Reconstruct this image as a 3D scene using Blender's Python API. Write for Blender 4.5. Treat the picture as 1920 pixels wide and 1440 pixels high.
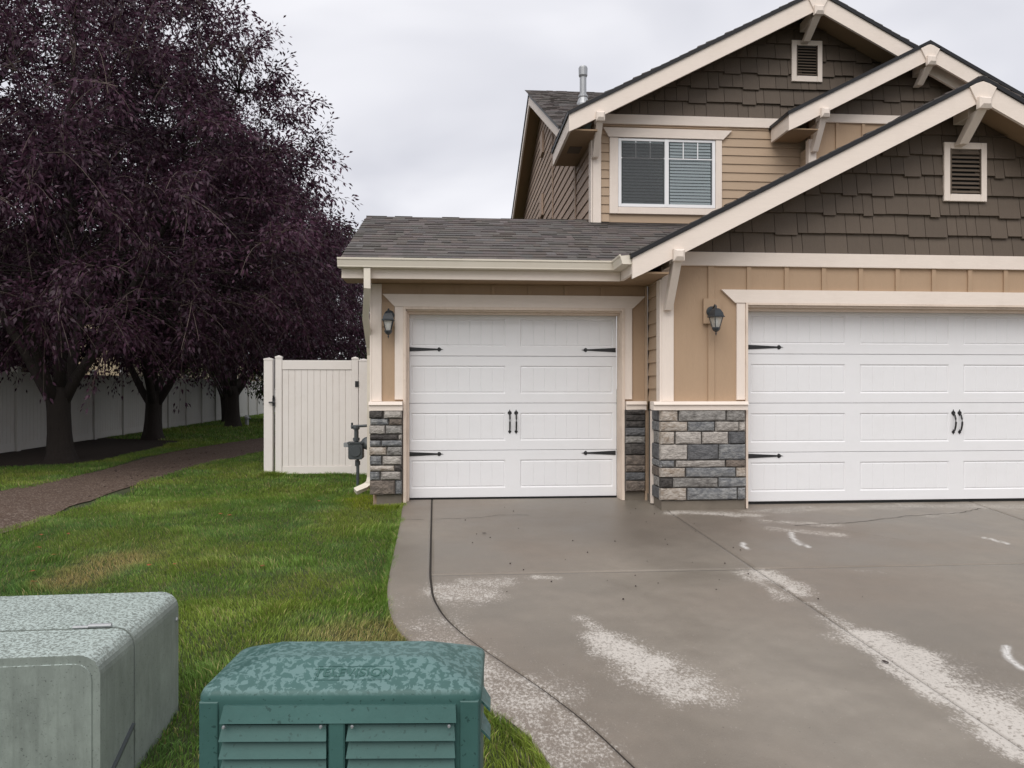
import bpy, math, random
import numpy as np
from mathutils import Vector, Matrix
random.seed(7); rng = np.random.default_rng(11)
for o in list(bpy.data.objects): bpy.data.objects.remove(o)
scn = bpy.context.scene
C = scn.collection

# ------------------------------------------------------------------ camera
TH = math.radians(4.48); FOC = 1400.0; H = 1.30; V0 = 728.0
CT, ST = math.cos(TH), math.sin(TH)
cam_d = bpy.data.cameras.new('camera'); cam = bpy.data.objects.new('camera', cam_d); C.objects.link(cam)
cam.location = (0, 0, H); cam.rotation_euler = (math.radians(90), 0, -TH)
cam_d.sensor_width = 36; cam_d.lens = 36 * FOC / 1920; cam_d.shift_y = (V0 - 720) / 1920
cam_d.clip_start = 0.05; cam_d.clip_end = 3000
scn.camera = cam

# ------------------------------------------------------------------ world, sun, exposure
SUN_EL, SUN_ROT = math.radians(50), math.radians(200)
w = bpy.data.worlds.new('World'); scn.world = w; w.use_nodes = True
nt = w.node_tree; nt.nodes.clear()
def wn(t, **k):
    n = nt.nodes.new(t)
    for a, b in k.items(): setattr(n, a, b)
    return n
wout = wn('ShaderNodeOutputWorld'); bg = wn('ShaderNodeBackground')
sky = wn('ShaderNodeTexSky', sky_type='NISHITA', sun_disc=False, sun_elevation=SUN_EL, sun_rotation=SUN_ROT)
sky.air_density = 1.0; sky.dust_density = 4.0
tc = wn('ShaderNodeTexCoord')
mp = wn('ShaderNodeMapping'); mp.inputs['Scale'].default_value = (1, 1, 2.2); mp.inputs['Rotation'].default_value = (0.3, 0.2, 0.4)
n1 = wn('ShaderNodeTexNoise'); n1.inputs['Scale'].default_value = 2.3; n1.inputs['Detail'].default_value = 4; n1.inputs['Roughness'].default_value = .45; n1.inputs['Distortion'].default_value = .4
ramp = wn('ShaderNodeValToRGB')
ramp.color_ramp.elements[0].position = .36; ramp.color_ramp.elements[0].color = (5.85, 5.88, 6.35, 1)
ramp.color_ramp.elements[1].position = .66; ramp.color_ramp.elements[1].color = (8.2, 8.15, 8.45, 1)
mix = wn('ShaderNodeMix', data_type='RGBA'); mix.inputs[0].default_value = .93
nt.links.new(tc.outputs['Generated'], mp.inputs['Vector']); nt.links.new(mp.outputs[0], n1.inputs['Vector'])
nt.links.new(n1.outputs['Fac'], ramp.inputs[0]); nt.links.new(sky.outputs[0], mix.inputs[6]); nt.links.new(ramp.outputs[0], mix.inputs[7])
nt.links.new(mix.outputs[2], bg.inputs['Color']); bg.inputs['Strength'].default_value = .092
nt.links.new(bg.outputs[0], wout.inputs['Surface'])
sun_d = bpy.data.lights.new('sun', 'SUN'); sun_d.energy = 1.5; sun_d.angle = math.radians(50); sun_d.color = (1, .96, .91)
sun = bpy.data.objects.new('sun', sun_d); C.objects.link(sun)
sd = Vector((math.sin(SUN_ROT) * math.cos(SUN_EL), math.cos(SUN_ROT) * math.cos(SUN_EL), math.sin(SUN_EL)))
sun.rotation_euler = sd.to_track_quat('Z', 'Y').to_euler(); sun.location = (0, -5, 20)
scn.view_settings.view_transform = 'Standard'; scn.view_settings.look = 'None'
scn.view_settings.exposure = 0.47; scn.view_settings.gamma = 1; scn.view_settings.use_curve_mapping = False
scn.render.engine = 'CYCLES'

# ------------------------------------------------------------------ measuring helpers (photo pixel -> metres on a known plane)
def ray(u, v):
    a = (u - 960) / FOC
    return (a * CT + ST, -a * ST + CT, (V0 - v) / FOC)
def PX(u, Y): d = ray(u, 0); return d[0] * Y / d[1]
def PZ(u, v, Y): d = ray(u, v); return H + d[2] * Y / d[1]
SL = .030
def drive_z(Y): return -SL * np.maximum(8.8 - Y, -3) if isinstance(Y, np.ndarray) else -SL * max(8.8 - Y, -3)
def GP(u, v, off=0.0):
    d = ray(u, v); t = (H + SL * 8.8 - off) / (SL * d[1] - d[2]); return (d[0] * t, d[1] * t)
def lawn_z(X, Y):
    X = np.asarray(X, float); Y = np.asarray(Y, float)
    z = -.06 - .029 * np.clip(8.8 - Y, 0, 40)
    z = z + .018 * np.sin(X * 1.3 + .4) * np.sin(Y * .9) * np.clip((9 - Y) / 3, 0, 1)
    return z
def GL(u, v):
    d = ray(u, v); t = 5.
    for _ in range(40):
        z = float(lawn_z(d[0] * t, d[1] * t)); t = .5 * t + .5 * (H - z) / (-d[2])
    return (d[0] * t, d[1] * t)

# ------------------------------------------------------------------ materials
MATS = {}
def N(nt, t, **k):
    n = nt.nodes.new(t)
    for a, b in k.items(): setattr(n, a, b)
    return n
def pm(name, col, rough=.6, var=.12, vs=4., bump=.15, bs=60., st=(1, 1, 1), spec=.35, col2=None, attr=False, rnd=0., metal=0., bdist=.004, dirt=0., dirtcol=(.12, .09, .06), con=False):
    if name in MATS: return MATS[name]
    m = bpy.data.materials.new(name); m.use_nodes = True; t = m.node_tree; L = t.links.new
    b = t.nodes['Principled BSDF']
    b.inputs['Roughness'].default_value = rough; b.inputs['Specular IOR Level'].default_value = spec; b.inputs['Metallic'].default_value = metal
    tc = N(t, 'ShaderNodeTexCoord'); mp = N(t, 'ShaderNodeMapping'); mp.inputs['Scale'].default_value = st
    L(tc.outputs['Object'], mp.inputs[0])
    n = N(t, 'ShaderNodeTexNoise'); n.inputs['Scale'].default_value = vs; n.inputs['Detail'].default_value = 6; n.inputs['Roughness'].default_value = .6
    L(mp.outputs[0], n.inputs['Vector'])
    mx = N(t, 'ShaderNodeMix', data_type='RGBA')
    if con:
        cr = N(t, 'ShaderNodeMapRange'); cr.inputs[1].default_value = .36; cr.inputs[2].default_value = .62; L(n.outputs['Fac'], cr.inputs[0]); L(cr.outputs[0], mx.inputs[0])
    else: L(n.outputs['Fac'], mx.inputs[0])
    c2 = col2 or tuple(min(1, c * (1 + var)) for c in col)
    c1 = col if col2 else tuple(c * (1 - var) for c in col)
    mx.inputs[6].default_value = (*c1, 1); mx.inputs[7].default_value = (*c2, 1)
    out = mx.outputs[2]
    if attr:
        a = N(t, 'ShaderNodeAttribute', attribute_name='Col'); mm = N(t, 'ShaderNodeMix', data_type='RGBA', blend_type='MULTIPLY'); mm.inputs[0].default_value = 1
        L(out, mm.inputs[6]); L(a.outputs['Color'], mm.inputs[7]); out = mm.outputs[2]
    if rnd:
        oi = N(t, 'ShaderNodeObjectInfo'); mr = N(t, 'ShaderNodeMapRange'); mr.inputs[3].default_value = 1 - rnd; mr.inputs[4].default_value = 1 + rnd
        L(oi.outputs['Random'], mr.inputs[0]); hs = N(t, 'ShaderNodeHueSaturation'); L(mr.outputs[0], hs.inputs['Value']); L(out, hs.inputs['Color']); out = hs.outputs[0]
    if dirt:
        n3 = N(t, 'ShaderNodeTexNoise'); n3.inputs['Scale'].default_value = 2.2; n3.inputs['Detail'].default_value = 8; n3.inputs['Roughness'].default_value = .75
        L(tc.outputs['Object'], n3.inputs['Vector']); mr = N(t, 'ShaderNodeMapRange'); mr.inputs[1].default_value = .5; mr.inputs[2].default_value = .8; mr.inputs[4].default_value = dirt
        L(n3.outputs['Fac'], mr.inputs[0]); md = N(t, 'ShaderNodeMix', data_type='RGBA'); L(mr.outputs[0], md.inputs[0]); L(out, md.inputs[6]); md.inputs[7].default_value = (*dirtcol, 1); out = md.outputs[2]
    L(out, b.inputs['Base Color'])
    if bump:
        n2 = N(t, 'ShaderNodeTexNoise'); n2.inputs['Scale'].default_value = bs; n2.inputs['Detail'].default_value = 4; n2.inputs['Roughness'].default_value = .6
        L(mp.outputs[0], n2.inputs['Vector']); bp = N(t, 'ShaderNodeBump'); bp.inputs['Strength'].default_value = bump; bp.inputs['Distance'].default_value = bdist
        L(n2.outputs['Fac'], bp.inputs['Height']); L(bp.outputs[0], b.inputs['Normal'])
    MATS[name] = m; return m
M = {}
TR = (.80, .705, .625)
M['trim_h'] = pm('cream trim horizontal grain', TR, .6, .06, 6, .5, 22, (1, 1, 9), dirt=.18, dirtcol=(.45, .36, .28))
M['trim_v'] = pm('cream trim vertical grain', TR, .6, .06, 6, .5, 22, (9, 9, 1), dirt=.18, dirtcol=(.45, .36, .28))
M['trim_worn'] = pm('worn cream jamb', (.74, .62, .52), .65, .08, 5, .5, 30, (9, 9, 1), dirt=.5, dirtcol=(.30, .22, .16))
M['wall'] = pm('tan stucco grain panel', (.42, .295, .195), .7, .05, 3, .7, 16, (5, 5, 1), dirt=.15, dirtcol=(.30, .205, .13))
M['plank'] = pm('tan lap siding', (.45, .335, .235), .65, .06, 6, .5, 18, (1, 1, 9), rnd=.03)
M['plank_side'] = pm('taupe lap siding', (.42, .31, .235), .7, .1, 5, .5, 18, (1, 1, 6), rnd=.07)
M['shake'] = pm('dark brown cedar shake paint', (.115, .088, .066), .62, .12, 7, .7, 30, (7, 7, .8), rnd=.10)
M['soffit'] = pm('brown soffit', (.30, .205, .125), .7, .06, 4, .2, 30)
M['backing'] = pm('dark backing', (.06, .05, .04), .8)
M['roof'] = pm('grey brown asphalt shingle', (.120, .108, .102), .85, .25, 130, .8, 300, attr=True, spec=.25)
M['roofedge'] = pm('black roof edge', (.012, .012, .014), .5)
M['white'] = pm('white painted steel door', (.78, .78, .79), .42, .025, 3, .25, 90, (1, 1, 3), spec=.4, bdist=.001, dirt=.10, dirtcol=(.45, .42, .38))
M['vinyl'] = pm('white vinyl', (.80, .755, .715), .35, .03, 2, .03, 20, spec=.45, dirt=.22, dirtcol=(.45, .38, .30))
M['vinyl_old'] = pm('weathered white vinyl', (.50, .485, .455), .5, .08, 2, .1, 20, spec=.4, dirt=.35, dirtcol=(.35, .28, .22))
M['gutter'] = pm('cream gutter metal', (.74, .68, .58), .35, .04, 3, .05, 20, spec=.5, dirt=.2, dirtcol=(.4, .34, .25))
M['black'] = pm('black iron', (.014, .014, .015), .42, .3, 20, .3, 100, spec=.5)
M['rubber'] = pm('black rubber seal', (.01, .01, .01), .7)
M['iron'] = pm('blue black cast aluminium', (.03, .036, .042), .38, .25, 25, .4, 160, spec=.5)
M['conc'] = pm('foundation concrete', (.175, .15, .12), .85, .2, 9, .6, 60, dirt=.4, dirtcol=(.07, .065, .05))
M['mortar'] = pm('dark mortar', (.075, .068, .062), .95, .15, 30, .7, 90)
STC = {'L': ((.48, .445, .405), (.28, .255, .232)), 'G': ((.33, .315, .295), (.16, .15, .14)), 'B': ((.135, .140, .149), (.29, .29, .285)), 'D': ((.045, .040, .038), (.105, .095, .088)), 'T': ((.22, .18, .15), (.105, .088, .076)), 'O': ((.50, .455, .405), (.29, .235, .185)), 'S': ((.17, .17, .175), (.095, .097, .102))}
STC_OLD = {'L': ((.50, .42, .34), (.30, .25, .21)), 'G': ((.29, .27, .25), (.19, .175, .165)), 'B': ((.10, .112, .13), (.21, .225, .24)),
       'D': ((.05, .043, .040), (.10, .088, .08)), 'T': ((.20, .155, .125), (.12, .095, .08)), 'O': ((.52, .44, .36), (.32, .20, .11)), 'S': ((.16, .16, .165), (.105, .105, .112))}
for k, (a, b_) in STC.items():
    M['stone_' + k] = pm('ledge stone ' + k, b_, .75, 0, 17, 1.0, 40, (1, 1, 1.7), col2=a, rnd=.12, bdist=.02, con=True)
M['glass'] = None
def glassmat(name, col, rough=.03, alpha=.5):
    m = bpy.data.materials.new(name); m.use_nodes = True; t = m.node_tree; b = t.nodes['Principled BSDF']
    b.inputs['Base Color'].default_value = (*col, 1); b.inputs['Roughness'].default_value = rough; b.inputs['Alpha'].default_value = alpha; b.inputs['Specular IOR Level'].default_value = .8
    MATS[name] = m; return m
M['glass'] = glassmat('window glass', (.10, .13, .14), .03, .25)
M['screen'] = glassmat('insect screen', (.05, .055, .058), .6, .42)
M['lampglass'] = glassmat('frosted lamp glass', (.62, .62, .58), .25, .55)
M['bulb'] = pm('unlit bulb', (.8, .8, .78), .3)
M['blind'] = pm('white blind slat', (.62, .70, .72), .5, .02)
M['dark_in'] = pm('dark interior', (.03, .03, .03), .9)
M['winwhite'] = pm('white window vinyl', (.85, .85, .86), .35, .01)
M['meter'] = pm('grey gas meter paint', (.065, .075, .08), .45, .1, 8, .1, 60, spec=.5)
M['galv'] = pm('galvanised steel', (.36, .37, .38), .4, .15, 12, .2, 50, metal=.5)
M['bark'] = pm('dark bark', (.040, .032, .028), .9, .35, 9, 1.0, 22, (3, 3, .6), bdist=.03)
M['twig'] = pm('pale twig bark', (.15, .115, .10), .8, .3, 30, 0)

# ------------------------------------------------------------------ mesh builder
class MB:
    def __init__(s): s.v = []; s.f = []; s.c = []; s.cur = (1, 1, 1)
    def add(s, vs, fs):
        o = len(s.v); s.v += [tuple(p) for p in vs]
        for f in fs: s.f.append(tuple(i + o for i in f)); s.c.append(s.cur)
        return s
    def hexa(s, p):   # p[0..3] bottom ring ccw from above, p[4..7] top ring
        return s.add(p, [(3, 2, 1, 0), (4, 5, 6, 7), (0, 1, 5, 4), (1, 2, 6, 5), (2, 3, 7, 6), (3, 0, 4, 7)])
    def box(s, x0, x1, y0, y1, z0, z1):
        if x0 > x1: x0, x1 = x1, x0
        if y0 > y1: y0, y1 = y1, y0
        if z0 > z1: z0, z1 = z1, z0
        return s.hexa([(x0, y0, z0), (x1, y0, z0), (x1, y1, z0), (x0, y1, z0), (x0, y0, z1), (x1, y0, z1), (x1, y1, z1), (x0, y1, z1)])
    def bbox(s, x0, x1, y0, y1, z0, z1, b=.004):   # box with bevelled front/all edges (chamfer rings along Y)
        if x0 > x1: x0, x1 = x1, x0
        if y0 > y1: y0, y1 = y1, y0
        if z0 > z1: z0, z1 = z1, z0
        r = lambda y, i: [(x0 + i, y, z0 + i), (x1 - i, y, z0 + i), (x1 - i, y, z1 - i), (x0 + i, y, z1 - i)]
        return s.loft([r(y0, b), r(y0 + b, 0), r(y1, 0)])
    def loft(s, rings, cap=True, closed=True):
        n = len(rings[0]); vs = [p for r in rings for p in r]; fs = []
        for k in range(len(rings) - 1):
            for i in range(n if closed else n - 1):
                j = (i + 1) % n; a, b_ = k * n, (k + 1) * n; fs.append((a + i, a + j, b_ + j, b_ + i))
        if cap: fs.append(tuple(range(n - 1, -1, -1))); fs.append(tuple((len(rings) - 1) * n + i for i in range(n)))
        return s.add(vs, fs)
    def prism(s, poly, a, b, ax='y'):   # poly in (x,z) for 'y'; (y,z) for 'x'; (x,y) for 'z'
        mk = {'y': lambda p, t: (p[0], t, p[1]), 'x': lambda p, t: (t, p[0], p[1]), 'z': lambda p, t: (p[0], p[1], t)}[ax]
        return s.loft([[mk(p, a) for p in poly], [mk(p, b) for p in poly]])
    def tube(s, pts, rad, n=8, flat=None):
        pts = [Vector(p) for p in pts]; rad = rad if hasattr(rad, '__len__') else [rad] * len(pts)
        rings = []; up = None
        for i, p in enumerate(pts):
            d = (pts[min(i + 1, len(pts) - 1)] - pts[max(i - 1, 0)]).normalized()
            if up is None: up = Vector((0, 0, 1)) if abs(d.z) < .9 else Vector((0, 1, 0))
            a = d.cross(up).normalized(); b_ = d.cross(a).normalized(); up = -b_ if False else up
            if a.length < .5: a = Vector((1, 0, 0)); b_ = d.cross(a)
            rings.append([p + (a * math.cos(2 * math.pi * k / n) + b_ * math.sin(2 * math.pi * k / n)) * rad[i] for k in range(n)])
        return s.loft(rings)
    def rect_tube(s, pts, wx, wy):   # rectangular pipe, width wx along X, wy across
        rings = []
        for i, p in enumerate(pts):
            p = Vector(p); d = (Vector(pts[min(i + 1, len(pts) - 1)]) - Vector(pts[max(i - 1, 0)])).normalized()
            a = Vector((1, 0, 0)); a = (a - d * a.dot(d)).normalized(); b_ = d.cross(a)
            rings.append([p + a * sx * wx / 2 + b_ * sy * wy / 2 for sx, sy in ((-1, -1), (1, -1), (1, 1), (-1, 1))])
        return s.loft(rings)
    def lathe(s, c, prof, n=16, ax='z', rot=0):
        rings = []
        for r, h in prof:
            ring = []
            for k in range(n):
                a = 2 * math.pi * k / n + rot; x, y = r * math.cos(a), r * math.sin(a)
                ring.append({'z': (c[0] + x, c[1] + y, c[2] + h), 'y': (c[0] + x, c[1] + h, c[2] + y), 'x': (c[0] + h, c[1] + x, c[2] + y)}[ax])
            rings.append(ring)
        return s.loft(rings)
    def build(s, name, mat, parent=None, smooth=False, fixn=True, **tags):
        me = bpy.data.meshes.new(name); me.from_pydata(s.v, [], s.f)
        if any(c != (1, 1, 1) for c in s.c):
            at = me.color_attributes.new('Col', 'FLOAT_COLOR', 'CORNER')
            arr = np.concatenate([np.tile((*c, 1.), len(f)) for c, f in zip(s.c, s.f)]).astype(np.float32); at.data.foreach_set('color', arr)
        if fixn:
            import bmesh
            bm = bmesh.new(); bm.from_mesh(me); bmesh.ops.recalc_face_normals(bm, faces=bm.faces); bm.to_mesh(me); bm.free()
        return link(name, me, mat, parent, smooth, **tags)
def link(name, me, mat, parent=None, smooth=False, **tags):
    o = bpy.data.objects.new(name, me); C.objects.link(o)
    if mat is not None and not me.materials: me.materials.append(M[mat] if isinstance(mat, str) else mat)
    if smooth: me.polygons.foreach_set('use_smooth', [True] * len(me.polygons))
    if parent is not None:
        o.parent = parent
        if parent.type == 'EMPTY': o.matrix_parent_inverse = Matrix.Translation(-Vector(parent.location))
    for k, v in tags.items(): o[k] = v
    return o
def thing(name, loc, label, cat, group=None):
    o = bpy.data.objects.new(name, None); C.objects.link(o); o.location = loc; o.empty_display_size = .2
    o['label'] = label; o['category'] = cat
    if group: o['group'] = group
    return o
def bx(*a): return MB().box(*a)
def np_mesh(name, verts, faces_flat, sizes, mat, parent=None, col=None, smooth=False, **tags):
    me = bpy.data.meshes.new(name); nv = len(verts); nf = len(sizes)
    me.vertices.add(nv); me.vertices.foreach_set('co', np.asarray(verts, np.float32).ravel())
    me.loops.add(len(faces_flat)); me.loops.foreach_set('vertex_index', np.asarray(faces_flat, np.int32))
    me.polygons.add(nf); st = np.concatenate([[0], np.cumsum(sizes)[:-1]]).astype(np.int32); me.polygons.foreach_set('loop_start', st)
    me.update(calc_edges=True)
    if col is not None:
        at = me.color_attributes.new('Col', 'FLOAT_COLOR', 'POINT'); c4 = np.ones((nv, 4), np.float32); c4[:, :col.shape[1]] = col; at.data.foreach_set('color', c4.ravel())
    return link(name, me, mat, parent, smooth, **tags)

# =================================================================== GROUND
def vnoise(x, y, seed=0):   # smooth value noise
    r = np.random.default_rng(seed).random((64, 64)); xi = np.floor(x).astype(int); yi = np.floor(y).astype(int); fx = x - xi; fy = y - yi
    fx = fx * fx * (3 - 2 * fx); fy = fy * fy * (3 - 2 * fy); g = lambda i, j: r[i % 64, j % 64]
    return (g(xi, yi) * (1 - fx) + g(xi + 1, yi) * fx) * (1 - fy) + (g(xi, yi + 1) * (1 - fx) + g(xi + 1, yi + 1) * fx) * fy
def fbm(x, y, seed=0, o=4):
    s = 0; a = 1; t = 0
    for k in range(o): s = s + a * vnoise(x * 2 ** k, y * 2 ** k, seed + k); t += a; a *= .5
    return s / t

# curb strip outer edge and inner joint, from photo
outer_px = [(752, 955), (750, 975), (740, 1020), (729, 1070), (723, 1105), (727, 1145), (745, 1182), (775, 1208), (820, 1240), (870, 1285), (915, 1325), (965, 1355), (1000, 1390), (1035, 1440)]
inner_px = [(810, 938), (809, 975), (808, 1020), (807, 1080), (812, 1120), (832, 1155), (870, 1190), (915, 1222), (960, 1252), (1010, 1285), (1060, 1322), (1110, 1362), (1150, 1400), (1192, 1440)]
def curve_fn(px):
    w_ = np.array([GP(*p) for p in px]); w_ = w_[np.argsort(w_[:, 1])]
    Y = w_[:, 1]; X = w_[:, 0]
    s = (X[1] - X[0]) / (Y[1] - Y[0])
    Y = np.concatenate([[-8., Y[0] - .9], Y]); X = np.concatenate([[X[0] + 3.6, X[0] - s * .9], X])
    def f(y):
        y = np.asarray(y, float); v = 0
        for d in (-.12, -.06, 0, .06, .12): v = v + np.interp(y + d, Y, X)
        return v / 5
    return f
Eo = curve_fn(outer_px); Ji = curve_fn(inner_px)
def line_fn(p, q):
    a = GP(*p); b_ = GP(*q)
    return lambda y: a[0] + (np.asarray(y, float) - a[1]) * (b_[0] - a[0]) / (b_[1] - a[1])
Xb = line_fn((1257, 960), (1915, 1402)); Xc = line_fn((1832, 945), (1915, 974))
XR = lambda y: 9.2 + 0 * np.asarray(y, float)
Yl = GP(1100, 1073)[1]
print('lateral joint Y', Yl, 'Xb(4)', Xb(4), 'Xb(7)', Xb(7), 'Xc', Xc(7.5))

# stains as capsules on the ground (photo end points -> ground), radius m, strength
stains = [((1125, 1200), (1215, 1248), .125, 1.2), ((1190, 1248), (1285, 1292), .135, .95), ((1095, 1160), (1130, 1185), .05, .7), ((1240, 1235), (1300, 1275), .10, .6),
          ((1625, 1192), (1765, 1272), .14, 1.25), ((1650, 1222), (1900, 1375), .095, 1.35), ((1730, 1245), (1830, 1290), .19, .75), ((1560, 1160), (1620, 1195), .1, .8), ((1840, 1330), (1960, 1400), .14, 1.3),
          ((1435, 1075), (1500, 1112), .10, 1.05), ((1400, 1075), (1470, 1120), .09, .75), ((1520, 1130), (1560, 1155), .05, .6),
          ((830, 1108), (900, 1112), .17, .75), ((885, 1095), (935, 1092), .13, .7), ((840, 1125), (880, 1130), .1, .5), ((1005, 1082), (1035, 1084), .07, .8),
          ((790, 1170), (870, 1225), .2, .5), ((880, 1240), (980, 1310), .2, .72), ((960, 1300), (1090, 1400), .18, .6), ((745, 1120), (780, 1170), .2, .25),
          ((1270, 960), (1410, 966), .14, .95), ((1400, 958), (1700, 950), .13, .55), ((1430, 975), (1560, 985), .09, .75), ((1450, 992), (1570, 1003), .08, .7), ((1700, 948), (1930, 950), .14, .6),
          ((1610, 1070), (1650, 1072), .03, .4), ((1740, 968), (1790, 962), .06, .5), ((1300, 1290), (1345, 1320), .08, .5)]
arcs = [[(1484, 999), (1484, 1004), (1490, 1013), (1503, 1021), (1519, 1026)], [(1394, 1018), (1393, 1023), (1400, 1029)], [(1888, 1212), (1886, 1222), (1892, 1235), (1918, 1254)], [(1846, 1008), (1870, 1014), (1890, 1020)]]
def seg_d(x, y, a, b_):
    ax, ay = a; bx_, by = b_; dx, dy = bx_ - ax, by - ay; t = np.clip(((x - ax) * dx + (y - ay) * dy) / (dx * dx + dy * dy + 1e-9), 0, 1)
    return np.hypot(x - ax - t * dx, y - ay - t * dy)
def stain_attr(x, y):
    wig = fbm(x * 3.1 + 5, y * 3.1, 3, 4) - .5; s = np.zeros_like(x)
    for a, b_, r, k in stains:
        d = seg_d(x, y, GP(*a), GP(*b_)) + wig * r * 2.1; s = np.maximum(s, k * np.clip(1.35 - d / r * .8, 0, 1))
    arc = np.zeros_like(x)
    for A in arcs:
        for p, q in zip(A[:-1], A[1:]): arc = np.maximum(arc, np.clip(1.5 - seg_d(x, y, GP(*p), GP(*q)) / .018, 0, 1))
    ga, gb = GP(1050, 975), GP(1250, 1000)
    wet = np.clip(1.25 - (seg_d(x, y, ga, gb) + (fbm(x * 1.2, y * 1.2, 9) - .5) * .9) / 1.0, 0, 1)
    return np.stack([np.clip(s, 0, 1.3) / 1.3, wet, arc], 1)

dm = bpy.data.materials.new('damp broom finished concrete'); dm.use_nodes = True; t = dm.node_tree; L = t.links.new; b = t.nodes['Principled BSDF']
tc2 = N(t, 'ShaderNodeTexCoord'); at = N(t, 'ShaderNodeAttribute', attribute_name='Col'); sp = N(t, 'ShaderNodeSeparateColor'); L(at.outputs['Color'], sp.inputs[0])
def noise(t, sc, det=6, ro=.6, st=None):
    n = N(t, 'ShaderNodeTexNoise'); n.inputs['Scale'].default_value = sc; n.inputs['Detail'].default_value = det; n.inputs['Roughness'].default_value = ro
    tcn = N(t, 'ShaderNodeTexCoord')
    if st:
        mp = N(t, 'ShaderNodeMapping'); mp.inputs['Scale'].default_value = st; L_ = t.links.new; L_(tcn.outputs['Object'], mp.inputs[0]); L_(mp.outputs[0], n.inputs['Vector'])
    else: t.links.new(tcn.outputs['Object'], n.inputs['Vector'])
    return n
def mrange(t, src, a, b_, c, d):
    m = N(t, 'ShaderNodeMapRange'); m.inputs[1].default_value = a; m.inputs[2].default_value = b_; m.inputs[3].default_value = c; m.inputs[4].default_value = d; t.links.new(src, m.inputs[0]); return m.outputs[0]
def mathn(t, op, a, b_):
    m = N(t, 'ShaderNodeMath', operation=op)
    for i, q in enumerate((a, b_)):
        if isinstance(q, (int, float)): m.inputs[i].default_value = q
        else: t.links.new(q, m.inputs[i])
    return m.outputs[0]
def mixc(t, f, a, b_, bt='MIX'):
    m = N(t, 'ShaderNodeMix', data_type='RGBA', blend_type=bt)
    for i, q in ((0, f), (6, a), (7, b_)):
        if isinstance(q, (int, float)): m.inputs[i].default_value = q
        elif isinstance(q, tuple): m.inputs[i].default_value = (*q, 1)
        else: t.links.new(q, m.inputs[i])
    return m.outputs[2]
big = noise(t, .9, 5, .6); mid = noise(t, 7, 6, .65); fine = noise(t, 160, 3, .7)
c = mixc(t, mrange(t, big.outputs['Fac'], .35, .65, 0, 1), (.168, .145, .117), (.300, .266, .222))
brown = noise(t, .45, 3, .5); c = mixc(t, mrange(t, brown.outputs['Fac'], .42, .62, 0, .6), c, (.150, .108, .080))
c = mixc(t, mrange(t, mid.outputs['Fac'], .3, .75, .0, .35), c, (.12, .105, .09))
c = mixc(t, mathn(t, 'MULTIPLY', sp.outputs[1], .55), c, (.085, .066, .052))
c = mixc(t, mrange(t, fine.outputs['Fac'], .3, .8, 0, .4), c, (.26, .24, .21))
spk = noise(t, 75, 4, .8, (1, .6, 1)); spl = noise(t, 9, 4, .7); 
thr = mathn(t, 'ADD', mathn(t, 'ADD', mathn(t, 'MULTIPLY', sp.outputs[0], .44), mathn(t, 'MULTIPLY', spk.outputs['Fac'], 1.15)), mathn(t, 'MULTIPLY', spl.outputs['Fac'], .35))
pt2 = noise(t, 48, 3, .6); msk = mathn(t, 'MULTIPLY', mrange(t, thr, .91, 1.12, 0, .9), mrange(t, pt2.outputs['Fac'], .56, .63, 1, .25))
c = mixc(t, msk, c, (.56, .525, .48))
c = mixc(t, mathn(t, 'MULTIPLY', sp.outputs[2], mrange(t, spk.outputs['Fac'], .35, .5, 0, .9)), c, (.68, .67, .65))
pit = noise(t, 55, 2, .5); c = mixc(t, mrange(t, pit.outputs['Fac'], .73, .76, 0, .6), c, (.06, .05, .045))
L(c, b.inputs['Base Color'])
rg = mathn(t, 'ADD', mrange(t, big.outputs['Fac'], .35, .65, .38, .58), mathn(t, 'MULTIPLY', msk, .3)); L(rg, b.inputs['Roughness']); b.inputs['Specular IOR Level'].default_value = .38
bp = N(t, 'ShaderNodeBump'); bp.inputs['Strength'].default_value = .35; bp.inputs['Distance'].default_value = .003; L(fine.outputs['Fac'], bp.inputs['Height']); L(bp.outputs[0], b.inputs['Normal'])
M['drive'] = dm; MATS['drive'] = dm

def slab(name, fl, fr, y0, y1, nx, ny, parent, gap=.005, thick=.07, lift=0., label=None, outer_gap=True):
    ys = np.linspace(y0 + gap, y1 - gap, ny); V = []
    xs_in = np.linspace(0, 1, nx)
    for y in ys:
        a, c_ = float(fl(y)) + gap, float(fr(y)) - gap
        V.append(np.stack([a + (c_ - a) * xs_in, np.full(nx, y), drive_z(np.full(nx, y)) + lift], 1))
    V = np.array(V); top = V.reshape(-1, 3)
    # rounded edge: drop border verts a little
    Z = V[:, :, 2]; Z[0, :] -= .001; Z[-1, :] -= .001; Z[:, 0] -= .001; Z[:, -1] -= .001; top = V.reshape(-1, 3)
    idx = np.arange(nx * ny).reshape(ny, nx); q = np.stack([idx[:-1, :-1], idx[:-1, 1:], idx[1:, 1:], idx[1:, :-1]], -1).reshape(-1, 4)
    ring = np.concatenate([idx[0, :], idx[1:, -1], idx[-1, -2::-1], idx[-2:0:-1, 0]]); low = top[ring].copy(); low[:, 2] -= thick
    o = len(top); k = np.arange(len(ring)); sk = np.stack([o + k, o + (k + 1) % len(ring), ring[(k + 1) % len(ring)], ring[k]], -1)
    allv = np.concatenate([top, low]); F = np.concatenate([q, sk])
    col = stain_attr(allv[:, 0], allv[:, 1])
    tg = {'label': label} if label else {}
    return np_mesh(name, allv, F.ravel(), np.full(len(F), 4), 'drive', parent, col, True, **tg)
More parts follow.
